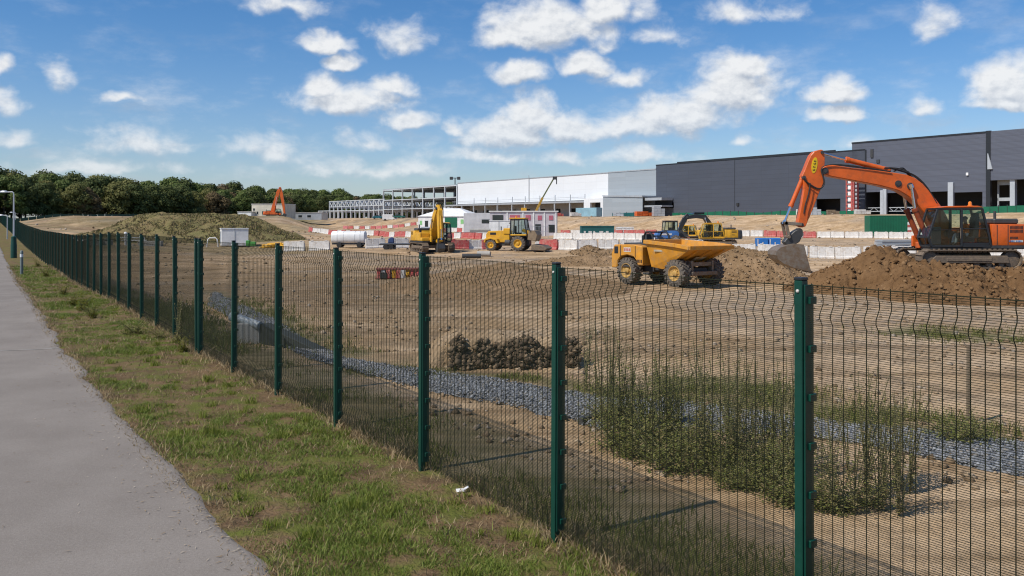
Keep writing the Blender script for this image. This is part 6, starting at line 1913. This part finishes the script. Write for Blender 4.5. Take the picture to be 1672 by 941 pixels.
# stacks behind the barrier rows
for i, (px, D_, rz, lb, r_, nl) in enumerate([(760, 150, .3, 'stack of dark pipes behind the red barriers right of the yellow excavator', .16, 4), (784, 152, .1, 'stack of grey concrete pipes left of the white toilet cabin', .3, 3), (1020, 175, .2, 'stack of pale pipes on the bank foot beside the dark teal container', .22, 4), (700, 200, .1, 'stack of grey pipes before the white tent', .25, 4)]):
    o = empty('pipe_stack', at(px, D_), rz); tag(o, lb, 'pipes')
    for a_ in range(nl):
        for b__ in range(nl - a_):
            mb = MB(); y_ = (b__ - (nl - a_ - 1) / 2) * 2 * r_; z_ = r_ + a_ * r_ * 1.73
            mb.lathe((-1.8, y_, z_), (1, 0, 0), [(.02, r_ * .8), (0, r_ * .82), (0, r_), (3.6, r_), (3.6, r_ * .82), (3.58, r_ * .8)], 14); mb.build('pipe', [M_dark, M_concrete, M_offwhite, M_galv][i], o, 0, True)
for i, (px, D_, L, lb) in enumerate([(845, 150, 3.4, 'temporary mesh barrier panel in front of the two storey cabin door'), (880, 149, 3.4, 'temporary mesh barrier panel before the right end of the two storey cabin'), (780, 210, 3.4, 'temporary mesh barrier panel before the low grey cabin')]):
    o = empty('crowd_barrier', at(px, D_), random.uniform(-.15, .15)); tag(o, lb, 'barrier')
    mb = MB()
    for z_ in (.2, 1.1, 2.0): mb.bx(-L / 2, L / 2, -.025, .025, z_ - .025, z_ + .025)
    for q_ in range(16): mb.bx(-L / 2 + L * q_ / 15 - .015, -L / 2 + L * q_ / 15 + .015, -.015, .015, .2, 2.0)
    mb.build('mesh', M_galv, o)
    mb = MB(); mb.bx(-L / 2 - .03, -L / 2 + .03, -.3, .3, 0, .12); mb.bx(-L / 2 - .03, -L / 2 + .03, -.03, .03, 0, 2.05); mb.build('foot', M_concrete, o)
    mb = MB(); mb.bx(L / 2 - .03, L / 2 + .03, -.3, .3, 0, .12); mb.bx(L / 2 - .03, L / 2 + .03, -.03, .03, 0, 2.05); mb.build('foot', M_concrete, o)
# rubble line and kerb stones between the barriers
for i, (px, py, w, h_) in enumerate([(1010, 405, 1.6, .5), (1250, 412, 1.2, .5), (1300, 395, 2.2, .3), (585, 398, 1.4, .4)]):
    pass
# ------------------------------------------------------------------ weeds behind the fence
def leaf_plant(name, h, stems, leaves, spread, lsz, mat, stemmat, bushy=0.0, seed=0):
    r_ = np.random.default_rng(seed)
    mb = MB(); V = []; n0 = 0
    for s_ in range(stems):
        a = r_.random() * 6.283; d = spread * (.3 + r_.random()); hh = h * (.6 + .4 * r_.random())
        pts = [(0, 0, 0), (math.cos(a) * d * .3, math.sin(a) * d * .3, hh * .4), (math.cos(a) * d * .7, math.sin(a) * d * .7, hh * .75), (math.cos(a) * d + r_.normal(0, .02), math.sin(a) * d, hh)]
        mb.tube(pts, [.006, .005, .004, .002], 4)
        for l_ in range(leaves):
            t_ = r_.random() ** (1.0 + bushy); P_ = np.array([np.interp(t_ * 3, [0, 1, 2, 3], [p[i] for p in pts]) for i in range(3)])
            la = r_.random() * 6.283; el_ = r_.uniform(-.3, .9); sz = lsz * (.5 + r_.random()) * (1.1 - .6 * t_)
            dv = np.array([math.cos(la) * math.cos(el_), math.sin(la) * math.cos(el_), math.sin(el_)]); sd = np.array([-math.sin(la), math.cos(la), r_.uniform(-.3, .3)])
            off = r_.normal(0, .02 + .10 * bushy, 3) * (1, 1, .6)
            P_ = P_ + off; P_[2] = max(P_[2], .01)
            V += [P_, P_ + dv * sz * .5 + sd * sz * .22, P_ + dv * sz, P_ + dv * sz * .5 - sd * sz * .22]
    i = np.arange(len(V) // 4)[:, None] * 4
    return npmesh('foliage', np.array(V), [i + np.array([[0, 1, 2, 3]])], mat), mb.mesh('stem', stemmat)


m_leaf = island_mat('weed leaves', [(.11, .135, .028), (.17, .185, .042), (.25, .22, .08), (.13, .155, .032), (.26, .19, .10)], .6, .3, .3)
m_leaf2 = island_mat('pale weed leaves', [(.17, .18, .055), (.25, .22, .085), (.30, .23, .13), (.14, .16, .05)], .65, .25, .3)
m_stem = paint('weed stem', (.13, .12, .05), .8)
variants = [leaf_plant('w', 1.35, 5, 75, .17, .045, m_leaf, m_stem, 0, 1), leaf_plant('w', 1.15, 5, 80, .22, .045, m_leaf2, m_stem, .1, 2), leaf_plant('w', .52, 13, 85, .42, .05, m_leaf, m_stem, .8, 3), leaf_plant('w', .38, 12, 90, .45, .045, m_leaf, m_stem, .9, 4)]
wl = ['tall thin dark green weed in the clump behind the mesh near the biggest post', 'tall pale stemmed weed in the clump behind the mesh near the biggest post', 'low dark bushy weed at the foot of the clump behind the mesh', 'small spreading dark weed low down behind the mesh']
wcat = ['weed', 'weed', 'bush', 'bush']
spots = []
for i in range(22): spots.append((0, random.uniform(985, 1115), random.uniform(690, 738)))
for i in range(9): spots.append((1, random.uniform(1100, 1290), random.uniform(715, 775)))
for i in range(14): spots.append((random.choice([0, 1]), random.uniform(1130, 1300), random.uniform(740, 790)))
for t_ in np.linspace(0, 1, 12): spots.append((2, 1020 + 280 * t_ + random.uniform(-12, 12), 722 + 88 * t_ + random.uniform(-16, 8)))
for t_ in np.linspace(0, 1, 12): spots.append((3, 1010 + 290 * t_ + random.uniform(-14, 14), 728 + 92 * t_ + random.uniform(-14, 10)))
for i in range(14): spots.append((1, random.uniform(1340, 1500), random.uniform(770, 850)))
for i in range(3): spots.append((3, random.uniform(1340, 1500), random.uniform(800, 850)))
for i in range(5): spots.append((3, random.uniform(940, 1010), random.uniform(640, 700)))
for i in range(4): spots.append((1, random.uniform(930, 1000), random.uniform(630, 690)))
spots += [(3, 1578, 722), (3, 1560, 726), (3, 1098, 640), (3, 220, 545), (3, 262, 552), (3, 300, 560), (1, 290, 560), (3, 345, 560), (3, 150, 515)]
for kd, px, py in spots:
    b_ = onground(px, py)
    o = empty('weed_plant' if kd < 2 else 'bush', (b_.x, b_.y, b_.z - .02), random.uniform(0, 6.28), random.uniform(.75, 1.25))
    tag(o, wl[kd], wcat[kd], ['tall weeds behind the fence', 'pale weeds behind the fence', 'low bushes behind the fence', 'small weeds behind the fence'][kd])
    put('foliage', variants[kd][0], o); put('stem', variants[kd][1], o)
# yellow flowered weeds on the verge at the fence foot
yv = leaf_plant('w', .5, 9, 60, .3, .06, island_mat('yellow green weed', [(.14, .15, .02), (.22, .20, .03), (.10, .12, .02)], .6, .25, .35), m_stem, .4, 9)
for px, py, s_ in [(134, 508, 1.3), (118, 500, 1.1), (152, 520, .9), (104, 483, 1.2), (75, 452, 1.3), (300, 575, .8), (62, 436, 1.3)]:
    b_ = onground(px, py); o = empty('weed_plant', b_, random.uniform(0, 6), s_); tag(o, 'yellowish leafy weed growing on the verge at the foot of the far fence run', 'weed', 'yellow weeds at the fence foot')
    put('foliage', yv[0], o); put('stem', yv[1], o)

# ------------------------------------------------------------------ the wood on the left
def tree_meshes(h, wid, nl, mat, seed, low=.12):
    r_ = np.random.default_rng(seed)
    mb = MB()
    mb.tube([(0, 0, -.5), (.1, 0, h * .2), (.25, .1, h * .45), (.1, .2, h * .7)], [.42, .34, .24, .1], 8)
    lobes = []
    nlb = 15
    for i in range(nlb):
        t_ = i / (nlb - 1); z = h * (low + .10 + (.80 - low) * t_ ** .8)
        rr = wid * (1.0 if t_ < .55 else 1.0 - (t_ - .55) * 1.6) * (.45 + .5 * r_.random()); a = i * 2.4 + r_.random()
        c = np.array([math.cos(a) * rr * .75, math.sin(a) * rr * .75, z]); sz = wid * (.38 + .24 * r_.random()) * (1.0 if t_ < .7 else .8)
        lobes.append((c, sz))
        mb.tube([(.15, .1, max(.5, z * .55)), tuple(c * (.6, .6, .8)), tuple(c)], [.14, .09, .03], 5)
    lobes.append((np.array([0, 0, h * .88]), wid * .42))
    V = []
    per = nl // len(lobes)
    for c, sz in lobes:
        d = r_.normal(size=(per, 3)); d /= np.linalg.norm(d, axis=1)[:, None]
        rad_ = sz * (.62 + .42 * r_.random((per, 1)) ** .7)
        d[:, 2] = np.where(d[:, 2] < -.35, -d[:, 2] * .6, d[:, 2])
        P_ = c + d * rad_ * (1, 1, .78)
        nrm = d + r_.normal(size=(per, 3)) * .30; nrm /= np.linalg.norm(nrm, axis=1)[:, None]
        t1 = np.cross(nrm, r_.normal(size=(per, 3))); t1 /= np.linalg.norm(t1, axis=1)[:, None]; t2 = np.cross(nrm, t1)
        s_ = (.26 + .36 * r_.random((per, 1)))
        q4_ = np.stack([P_ - t1 * s_, P_ + t2 * s_ * .7, P_ + t1 * s_, P_ - t2 * s_ * .7], 1)
        V.append(q4_.reshape(-1, 3))
    V = np.concatenate(V); i = np.arange(len(V) // 4)[:, None] * 4
    return npmesh('crown', V, [i + np.array([[0, 1, 2, 3]])], mat), mb.mesh('trunk', paint('bark', (.07, .055, .04), .9))


LEAFS = [('dark green', [(0.044, 0.063, 0.019), (0.077, 0.098, 0.029), (0.110, 0.124, 0.038)]), ('olive green', [(0.090, 0.098, 0.028), (0.131, 0.134, 0.038), (0.181, 0.170, 0.058)]), ('brownish', [(0.097, 0.074, 0.034), (0.137, 0.098, 0.047), (0.177, 0.128, 0.058)]), ('mid green', [(0.060, 0.093, 0.022), (0.100, 0.134, 0.034), (0.151, 0.178, 0.050)])]
TV = []
for i, (nm, cols) in enumerate(LEAFS):
    m_ = island_mat(nm + ' leaves', cols, .7, .2, .12)
    for j in range(2): TV.append((nm, tree_meshes([16.5, 15.5, 15, 17][i] + j * 1.2, [8.4, 8.2, 8.2, 8.4][i] + j * .6, 6200, m_, 30 + i * 5 + j, .03 if j == 0 else .10)))
wa, wb = Vector((-212, 306)), Vector((-38, 742))
cnt = {}
for row in range(4):
    n_ = [44, 39, 35, 32][row]
    for i in range(n_):
        t_ = (i + random.uniform(.2, .8)) / n_
        p_ = wa.lerp(wb, t_); nn_ = Vector((-(wb - wa).y, (wb - wa).x)).normalized()
        p_ = p_ + nn_ * (row * 9.5 + random.uniform(-3, 3))
        kd = random.choices(range(8), [5, 5, 3, 3, 1, 1, 4, 4])[0]
        nm, (cr_, tr_) = TV[kd]
        f_ = 1.0 - .16 * t_
        sz_ = random.uniform(.90, 1.08) * [.90, 1.04, 1.14, 1.20][row] * f_
        o = empty('tree', (p_.x, p_.y, gz(p_.x, p_.y) - .2), random.uniform(0, 6.28), sz_)
        key = (row, nm); cnt[key] = cnt.get(key, 0) + 1
        rw = ['front edge', 'second row', 'third row', 'back row'][row]
        tag(o, f'{ORD[min(29, cnt[key] - 1)]} {nm} tree from the left in the {rw} of the wood', 'tree', f'{nm} trees in the {rw} of the wood')
        put('crown', cr_, o); put('trunk', tr_, o)
